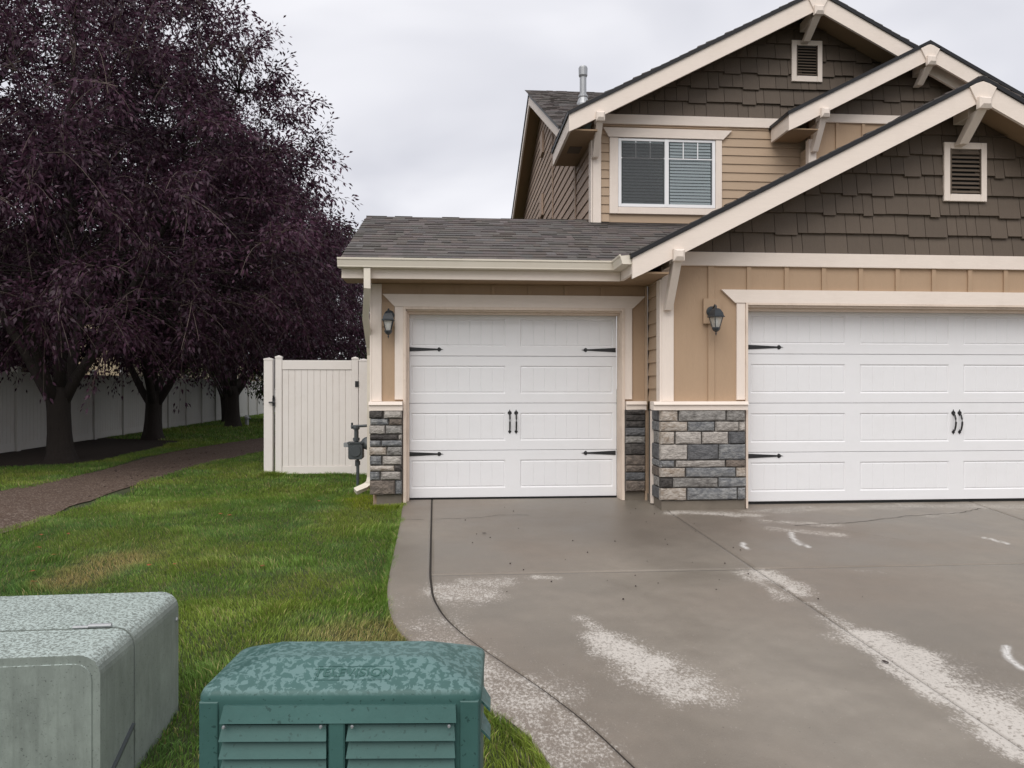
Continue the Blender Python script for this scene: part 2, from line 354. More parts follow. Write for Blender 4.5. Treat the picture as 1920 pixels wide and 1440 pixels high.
# driveway sub-base + slabs
YB = 8.79
ys = np.linspace(-8, YB, 60); V = []; 
for y in ys: V += [(float(Eo(y)) + .01, y, drive_z(float(y)) - .0095), (9.2, y, drive_z(float(y)) - .0095)]
F = [(2 * i, 2 * i + 1, 2 * i + 3, 2 * i + 2) for i in range(len(ys) - 1)]
M['joint'] = pm('dark joint filler', (.035, .030, .026), .9)
driveway = MB().add(V, F).build('driveway', 'joint', kind='structure')
YN = 2.2
slab('curb_strip', Eo, Ji, -3, YB, 14, 380, driveway, .009, .14, label='curved pale concrete strip along the lawn edge')
slab('concrete_slab', Ji, Xb, Yl, YB, 90, 70, driveway, .008)
slab('concrete_slab', Ji, Xb, YN, Yl, 110, 130, driveway, .008, label='damp slab with a large white salt patch')
slab('concrete_slab', Xb, Xc, Yl, YB, 90, 70, driveway, .0065)
slab('concrete_slab', Xb, Xc, YN, Yl, 150, 150, driveway, .0065, label='slab with a long white salt stain beside the joint')
slab('concrete_slab', Xc, XR, Yl, YB, 70, 60, driveway, .0065)
slab('concrete_slab', Xc, XR, YN, Yl, 30, 40, driveway, .0065)
slab('concrete_slab', lambda y: Ji(y), XR, -3, YN, 30, 20, driveway, .008)

# cracks in the slabs (thin dark filled strips)
ck = MB()
def crack(px, wd=.004):
    P = [GP(*p) for p in px]
    Q = []
    for (x0, y0), (x1, y1) in zip(P[:-1], P[1:]):
        n = max(2, int(math.hypot(x1 - x0, y1 - y0) / .05))
        for i in range(n): tt = i / n; Q.append((x0 + (x1 - x0) * tt + random.uniform(-.008, .008), y0 + (y1 - y0) * tt + random.uniform(-.012, .012)))
    V = []
    for x, y in Q: h = wd * random.uniform(.4, 1.1); V += [(x, y - h, drive_z(y) + .0035), (x, y + h, drive_z(y) + .0035)]
    ck.add(V, [(2 * i, 2 * i + 2, 2 * i + 3, 2 * i + 1) for i in range(len(Q) - 1)])
crack([(758, 974), (806, 975)], .005); crack([(811, 974), (900, 971), (935, 966), (1000, 966)], .004)
crack([(1420, 962), (1450, 976), (1490, 985), (1560, 992)], .005); crack([(1490, 985), (1600, 980), (1700, 968), (1800, 962), (1845, 952)], .006); crack([(1560, 992), (1650, 1006), (1720, 1018)], .003)
ck.build('crack', 'joint', driveway, fixn=False, kind='stuff')

# terrain sheet
tm = bpy.data.materials.new('soil under turf'); tm.use_nodes = True; t = tm.node_tree; b = t.nodes['Principled BSDF']
nn = noise(t, 6, 6, .7); nb = noise(t, .7, 4, .6)
c = mixc(t, nn.outputs['Fac'], (.022, .030, .010), (.045, .060, .016)); c = mixc(t, mrange(t, nb.outputs['Fac'], .45, .7, 0, .4), c, (.075, .07, .03)); t.links.new(c, b.inputs['Base Color']); b.inputs['Roughness'].default_value = .95
M['turf'] = tm
def sheet(name, xs, ys, mat, off=0., zf=lawn_z, **k):
    X, Y = np.meshgrid(xs, ys); Z = zf(X, Y) + off; V = np.stack([X, Y, Z], -1).reshape(-1, 3); ny, nx = X.shape
    idx = np.arange(nx * ny).reshape(ny, nx); q = np.stack([idx[:-1, :-1], idx[:-1, 1:], idx[1:, 1:], idx[1:, :-1]], -1).reshape(-1, 4)
    return np_mesh(name, V, q.ravel(), np.full(len(q), 4), mat, None, None, True, **k)
def ground_z(X, Y):
    z = lawn_z(X, Y)
    inside = (X > Eo(np.clip(Y, -8, 9)) + .06) & (Y < 9.3) & (X < 9.4)
    return np.where(inside, z - .22, z)
xs = np.concatenate([[-900, -300, -120, -60, -35], np.arange(-20, 12, .2), [14, 20, 40, 90, 300, 900]]); ys = np.concatenate([[-900, -200, -50, -20], np.arange(-8, 14, .2), np.arange(14, 45, 1.), [60, 120, 300, 1200]])
sheet('lawn_ground', xs, ys, 'turf', 0, ground_z, kind='structure')

# path (pixels of both edges) and mulch bed
low_px = [(0, 1003), (60, 985), (130, 953), (220, 922), (320, 890), (420, 863), (495, 846)]
up_px = [(0, 922), (70, 905), (150, 893), (230, 872), (320, 848), (420, 832), (495, 821)]
PL = [GL(*p) for p in low_px]; PU = [GL(*p) for p in up_px]
def ext(P, n0=3., n1=25.):
    P = [np.array(p) for p in P]; a = P[0] + (P[0] - P[1]) / np.linalg.norm(P[0] - P[1]) * n0; e = P[-1] + (P[-1] - P[-2]) / np.linalg.norm(P[-1] - P[-2]) * n1
    return [a] + P + [e]
PL = ext(PL); PU = ext(PU)
print('path low', [tuple(np.round(p, 2)) for p in PL]); print('path up', [tuple(np.round(p, 2)) for p in PU])
def resample(P, n):
    P = np.array(P); s = np.concatenate([[0], np.cumsum(np.hypot(*np.diff(P, axis=0).T))]); q = np.linspace(0, s[-1], n); return np.stack([np.interp(q, s, P[:, 0]), np.interp(q, s, P[:, 1])], 1)
n_ = 160; A = resample(PL, n_); B = resample(PU, n_); K = 14; V = []
for i in range(n_):
    for k in range(K):
        p = A[i] + (B[i] - A[i]) * k / (K - 1)
        if k in (0, K - 1): p = p + rng.normal(0, .02, 2)
        V.append((p[0], p[1], float(lawn_z(*p)) + .012))
F = [(i * K + k, i * K + k + 1, (i + 1) * K + k + 1, (i + 1) * K + k) for i in range(n_ - 1) for k in range(K - 1)]
_m = (A + B) / 2; _t = np.gradient(_m, axis=0); _t /= np.hypot(*_t.T)[:, None]; _c = B - A
PSC = np.abs(_c[:, 0] * _t[:, 1] - _c[:, 1] * _t[:, 0]) / np.hypot(*_c.T)
pmat = bpy.data.materials.new('damp gravelly asphalt path'); pmat.use_nodes = True; t = pmat.node_tree; b = t.nodes['Principled BSDF']
v1 = N(t, 'ShaderNodeTexVoronoi'); v1.inputs['Scale'].default_value = 70; t.links.new(N(t, 'ShaderNodeTexCoord').outputs['Object'], v1.inputs['Vector'])
nn = noise(t, 2.5, 6, .7); c = mixc(t, nn.outputs['Fac'], (.058, .037, .028), (.130, .090, .069)); sc = N(t, 'ShaderNodeSeparateColor'); t.links.new(v1.outputs['Color'], sc.inputs[0])
c = mixc(t, mrange(t, sc.outputs[0], .70, 1, 0, .75), c, (.30, .25, .21)); t.links.new(c, b.inputs['Base Color']); b.inputs['Roughness'].default_value = .85; b.inputs['Specular IOR Level'].default_value = .2
bp = N(t, 'ShaderNodeBump'); bp.inputs['Strength'].default_value = .6; bp.inputs['Distance'].default_value = .006; t.links.new(v1.outputs['Distance'], bp.inputs['Height']); t.links.new(bp.outputs[0], b.inputs['Normal'])
M['path'] = pmat
MB().add(V, F).build('path', 'path', smooth=True, fixn=False, kind='structure')
M['mulch'] = pm('dark bark mulch', (.030, .020, .015), .95, .5, 25, 1., 60, bdist=.02)
def poly_side(x, y, P):   # x of polyline at y
    P = np.array(P); o = np.argsort(P[:, 1]); return np.interp(y, P[o, 1], P[o, 0])
# mulch bed between the fence and the turf strip
ym = np.linspace(10, 24, 60); V = []
MEP = np.array([GL(*p) for p in [(0, 876), (60, 875), (130, 872), (190, 864), (250, 850), (305, 838), (340, 828)]]); print('mulch', MEP)
MEP = np.concatenate([[[MEP[0, 0] - .6, 9.5]], MEP, [[-9.35, MEP[-1, 1] + 1.2]]])
def mulch_edge(y): o = np.argsort(MEP[:, 1]); return np.interp(y, MEP[o, 1], MEP[o, 0])
for y in ym:
    for k in range(6):
        x = -9.4 + (float(mulch_edge(y)) + 9.4) * k / 5; V.append((x, y, float(lawn_z(x, y)) + .02))
MB().add(V, [(i * 6 + k, i * 6 + k + 1, (i + 1) * 6 + k + 1, (i + 1) * 6 + k) for i in range(59) for k in range(5)]).build('mulch_bed', 'mulch', smooth=True, fixn=False, kind='structure')

# ------------------------------------------------------------------ grass blades
gm = bpy.data.materials.new('turf grass blades'); gm.use_nodes = True; t = gm.node_tree; b = t.nodes['Principled BSDF']
a_ = N(t, 'ShaderNodeAttribute', attribute_name='Col'); t.links.new(a_.outputs['Color'], b.inputs['Base Color']); b.inputs['Roughness'].default_value = .5; b.inputs['Specular IOR Level'].default_value = .3
tr = N(t, 'ShaderNodeBsdfTranslucent'); t.links.new(a_.outputs['Color'], tr.inputs[0]); ms = N(t, 'ShaderNodeMixShader'); ms.inputs[0].default_value = .3
t.links.new(b.outputs[0], ms.inputs[1]); t.links.new(tr.outputs[0], ms.inputs[2]); t.links.new(ms.outputs[0], t.nodes['Material Output'].inputs[0])
M['grass'] = gm
plY = np.array(PL); puY = np.array(PU)
def in_lawn(x, y):
    ok = (x < Eo(y) - .01) | (y > 8.45)
    # house footprint
    ok &= ~((x > -1.0 + .12) & (y > 8.52))
    # path: between the two polylines (in y as function of x)
    mid_ = (A + B) / 2; hwp = np.hypot(*(A - B).T) / 2; j = (fbm(x * 6, y * 6, 21) - .5) * .14; ins = np.zeros(len(x), bool)
    for s0 in range(0, len(x), 40000):
        sl = slice(s0, s0 + 40000); d = np.hypot(x[sl, None] - mid_[None, :, 0], y[sl, None] - mid_[None, :, 1]); k = d.argmin(1)
        tg = np.gradient(mid_, axis=0)[k]; tg /= np.hypot(*tg.T)[:, None]; dx_ = x[sl] - mid_[k, 0]; dy_ = y[sl] - mid_[k, 1]; cr = np.abs(dx_ * tg[:, 1] - dy_ * tg[:, 0]); al = np.abs(dx_ * tg[:, 0] + dy_ * tg[:, 1])
        ins[sl] = (cr < hwp[k] * PSC[k] + j[sl]) & (al < 1.2)
    ok &= ~ins
    ok &= ~((x < mulch_edge(y) + j * 2) & (y > 9) & (y < 24))
    return ok
dryA = [GL(150, 1085), GL(240, 1045)]; dryB = [GL(650, 1195), GL(740, 1195)]; yelA = [GL(690, 935), GL(720, 950)]; yelB = [GL(190, 1010), GL(260, 1020)]
def blade_cols(x, y, n):
    p = fbm(x * .9 + 3, y * .9, 31, 4); q = fbm(x * 3.1, y * 3.1, 37, 3); r = rng.random(n)
    g = np.stack([.062 + .055 * p, .118 + .055 * p, .022 + .008 * q], 1)
    blue = np.clip((q - .5) * 3, 0, 1)[:, None]; g = g * (1 - .35 * blue) + np.array([.048, .105, .042]) * .35 * blue
    yl = np.clip((p - .52) * 5, 0, 1)[:, None]; g = g * (1 - .5 * yl) + np.array([.15, .165, .03]) * .5 * yl
    for seg, rad, colr, k in ((dryA, .32, (.32, .23, .11), .75), (dryB, .3, (.28, .20, .10), .6), (yelA, .35, (.17, .19, .015), .8), (yelB, .5, (.14, .16, .03), .5)):
        d = seg_d(x, y, seg[0], seg[1]) + (q - .5) * rad * 1.6; m = (np.clip(1.3 - d / rad, 0, 1) * k)[:, None] * (rng.random(n) < .85)[:, None]; g = g * (1 - m) + np.array(colr) * m
    straw = (r < .09)[:, None]; g = np.where(straw, np.array([.24, .20, .09]) * rng.uniform(.7, 1.1, (n, 1)), g)
    return g * np.array([2.15, 2.2, 2.2]) * rng.uniform(.6, 1.4, (n, 1))
def grass(n, x0, x1, y0, y1, h, wd, pw=1., segs=2, pts=None, free=False):
    if pts is None: y = y0 + (y1 - y0) * rng.random(n) ** pw; x = rng.uniform(x0, x1, n)
    else: x, y = pts; n = len(x)
    # keep only what can be seen from around the camera position
    u = (x * CT - y * ST) / (x * ST + y * CT); keep = (u > -1.7) & (u < .3) & (in_lawn(x, y) if not free else True); x = x[keep]; y = y[keep]; n = len(x)
    cl = fbm(x * 7, y * 7, 41, 3); hh = h * rng.uniform(.5, 1.25, n) * (.55 + .9 * cl); ang = rng.uniform(0, 2 * np.pi, n); lean = rng.uniform(.15, .9, n) * hh; la = rng.uniform(0, 2 * np.pi, n) * .5 + fbm(x * 2, y * 2, 43, 2) * 6
    z = lawn_z(x, y); w_ = wd * rng.uniform(.6, 1.3, n); dx, dy = np.cos(ang) * w_, np.sin(ang) * w_; lx, ly = np.cos(la) * lean, np.sin(la) * lean
    base = np.stack([x, y, z - .005], 1); off = np.stack([dx, dy, 0 * dx], 1); tip = np.stack([x + lx, y + ly, z + hh], 1)
    g = blade_cols(x, y, n)
    if segs == 2:
        midp = np.stack([x + lx * .3, y + ly * .3, z + hh * .6], 1)
        V = np.stack([base - off, base + off, midp + off * .7, midp - off * .7, tip], 1); k = np.arange(n)[:, None] * 5
        quad = (k + np.array([0, 1, 2, 3])).ravel().reshape(n, 4); tri = (k + np.array([3, 2, 4]))
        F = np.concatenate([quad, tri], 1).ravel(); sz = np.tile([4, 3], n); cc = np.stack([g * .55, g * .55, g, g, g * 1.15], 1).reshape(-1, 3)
        return V.reshape(-1, 3), F, sz, cc
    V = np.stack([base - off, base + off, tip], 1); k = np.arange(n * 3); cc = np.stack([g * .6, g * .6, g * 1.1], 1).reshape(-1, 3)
    return V.reshape(-1, 3), k, np.full(n, 3), cc
parts = [grass(330000, -6.8, 1.8, 1.3, 5.2, .036, .0022, 1.), grass(480000, -11.5, .4, 5.0, 9.6, .034, .0028, 1., 1), grass(360000, -13, .0, 9.0, 20, .042, .0055, 1.2, 1), grass(120000, -14, -1, 18, 42, .07, .012, 1.1, 1)]
_e = lambda n, a, b_, j: (a[0] + (b_[0] - a[0]) * (q := rng.random(n)) + rng.normal(0, j, n), a[1] + (b_[1] - a[1]) * q + rng.normal(0, j, n))
_yc = rng.uniform(1.4, 8.5, 9000); _ec = (Eo(_yc) - np.abs(rng.normal(0, .018, 9000)) + .012, _yc)
parts += [grass(0, 0, 0, 0, 0, .06, .0024, pts=_ec, free=True), grass(0, 0, 0, 0, 0, .085, .003, pts=_e(1500, (PX(494, 11.66), 11.66), (PX(532, 11.66), 11.66), .03), free=True), grass(0, 0, 0, 0, 0, .06, .003, pts=_e(1500, (PX(532, 11.66), 11.66), (PX(690, 11.66), 11.66), .02), free=True),
          grass(0, 0, 0, 0, 0, .075, .003, pts=_e(900, (PX(700, 8.5), 8.5), (PX(752, 8.5), 8.5), .02), free=True), grass(0, 0, 0, 0, 0, .09, .003, pts=_e(250, (PX(668, 10), 9.98), (PX(674, 10), 9.98), .02), free=True)]
for _k in range(26):
    _x, _y = rng.uniform(-3.6, -.2), rng.uniform(3.2, 8); parts.append(grass(0, 0, 0, 0, 0, .07, .0028, pts=(_x + rng.normal(0, .07, 260), _y + rng.normal(0, .05, 260))))
Vs, Fs, Ss, Cs = [], [], [], []; off = 0
for v, f_, s_, c_ in parts: Vs.append(v); Fs.append(np.asarray(f_) + off); Ss.append(s_); Cs.append(c_); off += len(v)
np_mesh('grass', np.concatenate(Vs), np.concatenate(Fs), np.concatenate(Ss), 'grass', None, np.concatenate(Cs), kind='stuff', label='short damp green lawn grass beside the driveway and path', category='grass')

# fallen leaves: those one can tell apart
M['leaf_red'] = pm('fallen rust red leaf', (.26, .075, .030), .6, .3, 20, .2)
M['leaf_dark'] = pm('fallen dark leaf', (.035, .020, .017), .6, .3, 20, .2)
def fallen(x, y, z, s, mat, label, group):
    a = random.uniform(0, 6.28); m = MB(); pts = []
    for k in range(8):
        t_ = 2 * math.pi * k / 8; r = s * (1 if k % 4 else 1.35) * (.55 if k in (2, 6) else .8); pts.append((x + r * math.cos(t_ + a), y + r * math.sin(t_ + a), z + random.uniform(.002, .35) * s))
    m.add(pts + [(x, y, z + .006 + s * .1)], [(8, k, (k + 1) % 8) for k in range(8)]); m.build('fallen_leaf', mat, fixn=False, label=label, category='leaf', group=group)
for (u, v, l) in [(62, 1100, 'curled rust leaf lying just behind the pale box'), (60, 1080, 'small orange leaf above the pale box corner'), (78, 1010, 'red leaf on the lawn near the left edge of the photo'), (128, 1008, 'faded leaf right of the red leaf by the path'), (100, 1048, 'rust leaf beside the dry straw patch'), (72, 1034, 'tan leaf between the path and the straw patch'), (413, 970, 'red leaf in mid lawn below the gate'), (430, 972, 'small rust leaf next to another in mid lawn'), (328, 1066, 'tan leaf in the lawn right of the straw patch'), (280, 1068, 'brown leaf on grass by the straw patch'), (598, 945, 'rust leaf on grass in front of the gas meter'), (492, 1070, 'tan leaf low in the centre of the lawn')]:
    X, Y = GL(u, v); fallen(X, Y, float(lawn_z(X, Y)) + .035, .022 + .006 * random.random(), 'leaf_red', l, 'rust coloured leaves on the lawn')
X, Y = GP(908, 1001); fallen(X, Y, drive_z(Y) + .004, .022, 'leaf_dark', 'single dark leaf lying on the damp driveway slab', 'leaves on the driveway')
X, Y = GP(1660, 1243); fallen(X, Y, drive_z(Y) + .004, .02, 'leaf_dark', 'dark scrap lying in the joint beside the long salt stain', 'leaves on the driveway')
# litter on the path as one mass
m = MB()
for i in range(260):
    k = int(rng.integers(20, 120)); tt = random.random(); p = A[k] + (B[k] - A[k]) * tt; s = random.uniform(.012, .03); z = float(lawn_z(*p)) + .018; a = random.uniform(0, 3)
    m.add([(p[0] + s * math.cos(a), p[1] + s * math.sin(a), z), (p[0] - .4 * s * math.sin(a), p[1] + .4 * s * math.cos(a), z + .008), (p[0] - s * math.cos(a), p[1] - s * math.sin(a), z), (p[0] + .4 * s * math.sin(a), p[1] - .4 * s * math.cos(a), z + .005)], [(0, 1, 2, 3)])
m.build('leaf_litter', 'leaf_dark', fixn=False, kind='stuff', label='dark fallen leaves scattered along the path', category='leaf litter')
m = MB()
for i in range(45):
    y = random.uniform(4.5, 8.7); x = random.uniform(float(Ji(y)), float(Xb(y)) + .8); s = random.uniform(.003, .007); z = drive_z(y) + .003
    m.lathe((x, y, z), [(s, 0), (s * .7, s)], 5)
m.build('pebbles', 'leaf_dark', fixn=False, kind='stuff', label='tiny dark grit scattered on the driveway', category='grit')

# =================================================================== HOUSE
WS, TS, DS = 8.60, 8.575, 8.81      # small garage: wall, trim front, door
WB, TB, DB = 8.02, 7.995, 8.23      # big garage
WU, WM = 10.30, 10.02               # upper wall, middle gable wall
BB, BM_, BU = 7.60, 9.68, 9.85      # barge board planes
house = thing('house', (3, 9, 0), 'tan and brown two storey house with three nested gables and two white garage doors', 'house')
def P(name, mb, mat, parent=house, **k): return mb.build(name, mat, parent, **k)
XL = PX(697, TS)                    # left corner
XI = 2.265                          # inner return wall plane
apB, apM, apU = (5.66, 4.62), (6.456, 6.00), (4.963, 6.72)
SLP = .512
eaveB, eaveM, eaveU = 1.845, 4.48, 1.534
def rz(ap, x): return ap[1] - SLP * abs(x - ap[0])
XBR = 2 * apB[0] - XI               # right wall end of the front wing
zf = PZ(900, 524, 8.15)             # fascia bottom = soffit level
# --- small garage wall
xd0, xd1 = PX(757, TS), PX(1170, TS); zdt = PZ(960, 577, TS)
wall = MB(); wall.box(XL + .03, xd0 + .02, WS, WS + .12, .0, 2.72); wall.box(xd1 - .02, XI, WS, WS + .12, .0, 2.72); wall.box(xd0 + .02, xd1 - .02, WS, WS + .12, zdt, 2.72)
wl = P('wall', wall, 'wall', label='tan wall around the single garage door')
P('soffit', bx(XL - .28, 2.5, 8.16, WS - .002, zf + .005, zf + .03), 'soffit')
P('side_wall', bx(XL, XL + .1, WS + .125, 15, -.3, 2.62), 'plank_side', label='taupe wall facing the gate')
zs0, zs1 = PZ(960, 769, TS), PZ(960, 752.5, TS)
zst = zs0 - .004
# corner trim, casings, head
P('corner_trim', MB().bbox(XL, PX(715.5, TS), TS, WS - .001, zs1 + .001, zf), 'trim_v'); P('corner_trim', bx(XL - .022, XL - .001, TS, 8.75, zs1, zf), 'trim_v')
zdb = lambda y: drive_z(y) + .004
P('casing', MB().bbox(PX(740, TS), PX(757, TS), TS - .002, WS - .001, zs1 + .02, PZ(750, 574.5, TS)), 'trim_v')
P('casing', MB().bbox(PX(1170, TS), PX(1185.5, TS), TS - .002, WS - .001, zs1 + .02, PZ(1178, 577.5, TS)), 'trim_v')
hz0, hz1 = PZ(960, 576.2, TS), PZ(960, 553.5, TS)
P('head_trim', MB().prism([(PX(739.5, TS), hz0), (PX(1187, TS), hz0), (PX(1210, TS), hz1), (PX(717, TS), hz1)], TS - .012, WS - .001), 'trim_h')
def jamb(x0, x1, ya, yb, zt, side):
    m = MB(); d = (1 if side < 0 else -1)
    m.box(x0, x1, ya, ya + .035, zdb(ya) - .0, zt)           # brick mould
    m.box(x0 + d * .004, x1 + d * .012, ya + .037, ya + .10, zdb(ya), zt - .012)
    m.box(x0 + d * .008, x1 + d * .028, ya + .102, yb - .003, zdb(ya) + .002, zt - .024)
    return m
P('door_jamb', jamb(PX(756, TS), PX(761, TS), TS - .015, DS, hz0 - .001, -1), 'trim_worn', label='cream jamb with paint peeling near the ground')
P('door_jamb', jamb(PX(1166, TS), PX(1171, TS), TS - .015, DS, hz0 - .001, 1), 'trim_worn', label='cream jamb with paint peeling near the ground')
m = MB(); m.box(PX(761, TS), PX(1166, TS), TS - .015, TS + .02, hz0 - .032, hz0 - .001); m.box(PX(761, TS), PX(1166, TS), TS + .022, TS + .10, hz0 - .045, hz0 - .001); m.box(PX(761, TS), PX(1166, TS), TS + .102, DS - .003, hz0 - .07, hz0 - .001)
P('head_jamb', m, 'trim_worn')
# water table
def sill(x0, x1, y0, y1, za, zb, ax='y', **k):
    m = MB(); zm = za + (zb - za) * .62
    if ax == 'y':
        m.box(x0, x1, y0, y1, za, zm); m.hexa([(x0 - .0, y0 - .022, zm + .001), (x1, y0 - .022, zm + .001), (x1, y1, zm + .001), (x0, y1, zm + .001), (x0, y0 - .004, zb), (x1, y0 - .004, zb), (x1, y1, zb), (x0, y1, zb)])
    return P('sill_band', m, 'trim_h', **k)
sill(PX(691, TS - .08), PX(756, TS) - .004, TS - .07, WS - .002, zs0, zs1); sill(PX(1172, TS) + .002, XI - .03, TS - .05, WS - .002, zs0, zs1)
# battens above head and boards
for u in (786, 856, 925, 994, 1062, 1130): 
    x = PX(u, TS); P('batten', bx(x - .022, x + .022, WS - .018, WS - .001, hz1 + .002, zf), 'wall')
# inner corner trim
P('corner_trim', bx(XI - .035, XI - .005, WS - .03, WS - .001, -.06, zf), 'plank')
# lamp mounting block left
P('lamp_block', bx(PX(716, TS), PX(740, TS) - .003, WS - .02, WS - .001, PZ(728, 612, TS), PZ(728, 566, TS)), 'wall')

# stones
def stone(x0, x1, y0, y1, z0, z1, kind, parent):
    """irregular pillow-faced ledge stone: front ring chamfered, jittered"""
    j = lambda a: random.uniform(-a, a); c = min(.012, (z1 - z0) * .2, (x1 - x0) * .2); m = MB()
    nx = 4; xs_ = [x0 + (x1 - x0) * i / nx for i in range(nx + 1)]
    def ring(y, ins, ja):
        bot = [(x + (ins if i == 0 else -ins if i == nx else 0), y + j(ja), z0 + ins + j(ja * .6)) for i, x in enumerate(xs_)]
        top = [(x + (ins if i == 0 else -ins if i == nx else 0), y + j(ja), z1 - ins + j(ja * .6)) for i, x in enumerate(xs_)][::-1]
        return bot + top
    R = [ring(y1, 0, 0), ring(y0 + c * 1.2, 0, .004), ring(y0 + j(.004), c, .006)]
    m.loft(R, cap=False)
    n = 2 * (nx + 1); base = len(m.v) - n
    # front face as strip of quads with one middle row
    fr = R[-1]; mid = [((fr[i][0] + fr[n - 1 - i][0]) / 2, min(fr[i][1], fr[n - 1 - i][1]) - random.uniform(0, .007), (fr[i][2] + fr[n - 1 - i][2]) / 2) for i in range(nx + 1)]
    o = len(m.v); m.v += mid
    for i in range(nx):
        m.f.append((base + i, base + i + 1, o + i + 1, o + i)); m.f.append((o + i, o + i + 1, base + n - 2 - i, base + n - 1 - i)); m.c += [m.cur, m.cur]
    m.f.append((base, o, base + n - 1)); m.f.append((base + nx, base + n - 1 - nx, o + nx)); m.c += [m.cur, m.cur]
    return m.build('stone', 'stone_' + kind, parent)
def uz(v, u, Y): return PZ(u, v, Y)
# left pillar
YF = 8.505
backL = P('stone_veneer', bx(PX(694, YF), PX(755, YF) - .006, YF + .02, WS - .001, PZ(725, 926, YF), zst), 'mortar', label='mortar bed of the left stone pillar')
rows = [(590, 650, [(955, 1065, 'D'), (1080, 1230, 'L')]), (655, 705, [(965, 1115, 'B'), (1125, 1230, 'T')]), (712, 780, [(955, 1085, 'L'), (1095, 1230, 'G')]), (790, 830, [(960, 1195, 'D'), (1205, 1230, 'L')]),
        (838, 885, [(960, 1050, 'B'), (1060, 1230, 'B')]), (892, 960, [(955, 1100, 'O'), (1108, 1230, 'G')]), (970, 1040, [(960, 1055, 'B'), (1068, 1225, 'L')]), (1050, 1095, [(960, 1165, 'O'), (1170, 1230, 'D')]),
        (1102, 1170, [(960, 1040, 'B'), (1055, 1218, 'L')]), (1176, 1292, [(960, 1170, 'T'), (1178, 1230, 'B')])]
for a, b_, st_ in rows:
    for p, q, k in st_:
        u0, u1 = 480 + p / 4.5, 480 + q / 4.5; stone(PX(u0, YF), PX(u1, YF), YF - random.uniform(0, .012), YF + .06, PZ(725, 640 + b_ / 4.5, YF), PZ(725, 640 + a / 4.5, YF), k, backL)
P('foundation', bx(PX(706, 8.55), PX(753, 8.55), 8.55, WS + .1, -.35, PZ(725, 927.5, 8.55)), 'conc')
# right-hand inner column
YR = 8.52
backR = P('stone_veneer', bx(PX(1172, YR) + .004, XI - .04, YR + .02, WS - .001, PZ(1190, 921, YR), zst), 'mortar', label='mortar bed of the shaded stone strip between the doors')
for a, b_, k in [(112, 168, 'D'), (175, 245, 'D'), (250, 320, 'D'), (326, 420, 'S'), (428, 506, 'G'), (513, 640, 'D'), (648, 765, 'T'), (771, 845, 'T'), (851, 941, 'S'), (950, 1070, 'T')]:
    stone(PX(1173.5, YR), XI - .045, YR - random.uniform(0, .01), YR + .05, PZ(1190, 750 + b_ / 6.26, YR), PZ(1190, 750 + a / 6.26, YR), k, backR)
P('foundation', bx(PX(1172, 8.57), XI - .04, 8.583, WS + .1, -.3, PZ(1190, 922, 8.57)), 'conc')
# big pillar
YP = 7.925; XP0 = PX(1239, YP)
backB = P('stone_veneer', bx(XP0 + .02, PX(1399, YP) - .008, YP + .02, WB - .001, PZ(1320, 938, YP), PZ(1320, 769, YP)), 'mortar', label='mortar bed of the big stone pillar between the garages')
XSP = XP0   # side face x
P('stone_veneer', bx(XSP + .02, XI + .12, YP + .05, 8.50, PZ(1320, 938, YP), PZ(1320, 769, YP)), 'mortar', label='mortar bed on the return side of the big pillar')
rows = [(120, 246, [(500, 757, 'O'), (775, 1320, 'G'), (1335, 1547, 'G')]), (256, 365, [(540, 872, 'O'), (880, 1187, 'B'), (1200, 1472, 'L'), (1485, 1552, 'L')]), (375, 515, [(560, 715, 'O'), (735, 1030, 'L'), (1045, 1347, 'L'), (1360, 1552, 'S')]),
        (523, 702, [(560, 870, 'L'), (877, 1232, 'S'), (1240, 1550, 'B')]), (711, 788, [(560, 717, 'B'), (740, 1310, 'L'), (1325, 1552, 'T')]), (797, 905, [(560, 842, 'O'), (858, 1434, 'B'), (1447, 1556, 'O')]),
        (915, 1024, [(560, 692, 'D'), (703, 1226, 'G'), (1240, 1558, 'B')]), (1035, 1172, [(560, 856, 'O'), (873, 1452, 'B'), (1465, 1550, 'B')])]
sidek = ['S', 'B', 'G', 'S', 'B', 'T', 'G', 'S']
for (a, b_, st_), sk in zip(rows, sidek):
    z1, z0 = PZ(1320, 750 + a / 6.26, YP), PZ(1320, 750 + b_ / 6.26, YP)
    for i, (p, q, k) in enumerate(st_):
        u0, u1 = 1150 + p / 6.26, 1150 + q / 6.26; x0 = XP0 if i == 0 else PX(u0, YP)
        stone(x0, PX(u1, YP), YP - random.uniform(0, .012), YP + .07, z0, z1, k, backB)
    # return side stones (face -X)
    m = MB(); ya = YP + .075; yb = 8.28 if sk != 'G' else 8.2
    m.loft([[(XSP + .03, ya, z0), (XSP + .03, yb, z0), (XSP + .03, yb, z1), (XSP + .03, ya, z1)], [(XSP + .006, ya, z0 + .002), (XSP + .006, yb, z0), (XSP + .006, yb, z1), (XSP + .006, ya, z1)], [(XSP - .004, ya + .01, z0 + .01), (XSP - .004, yb - .01, z0 + .01), (XSP - .004, yb - .01, z1 - .01), (XSP - .004, ya + .01, z1 - .01)]])
    m.build('stone', 'stone_' + sk, backB)
P('foundation', bx(XP0 + .015, PX(1396.5, 7.95), 7.95, WB + .1, -.3, PZ(1320, 938.5, 7.95)), 'conc'); P('foundation', bx(XP0 + .02, XI + .1, 8.13, 8.57, -.3, PZ(1320, 938.5, 7.95) + .002), 'conc')
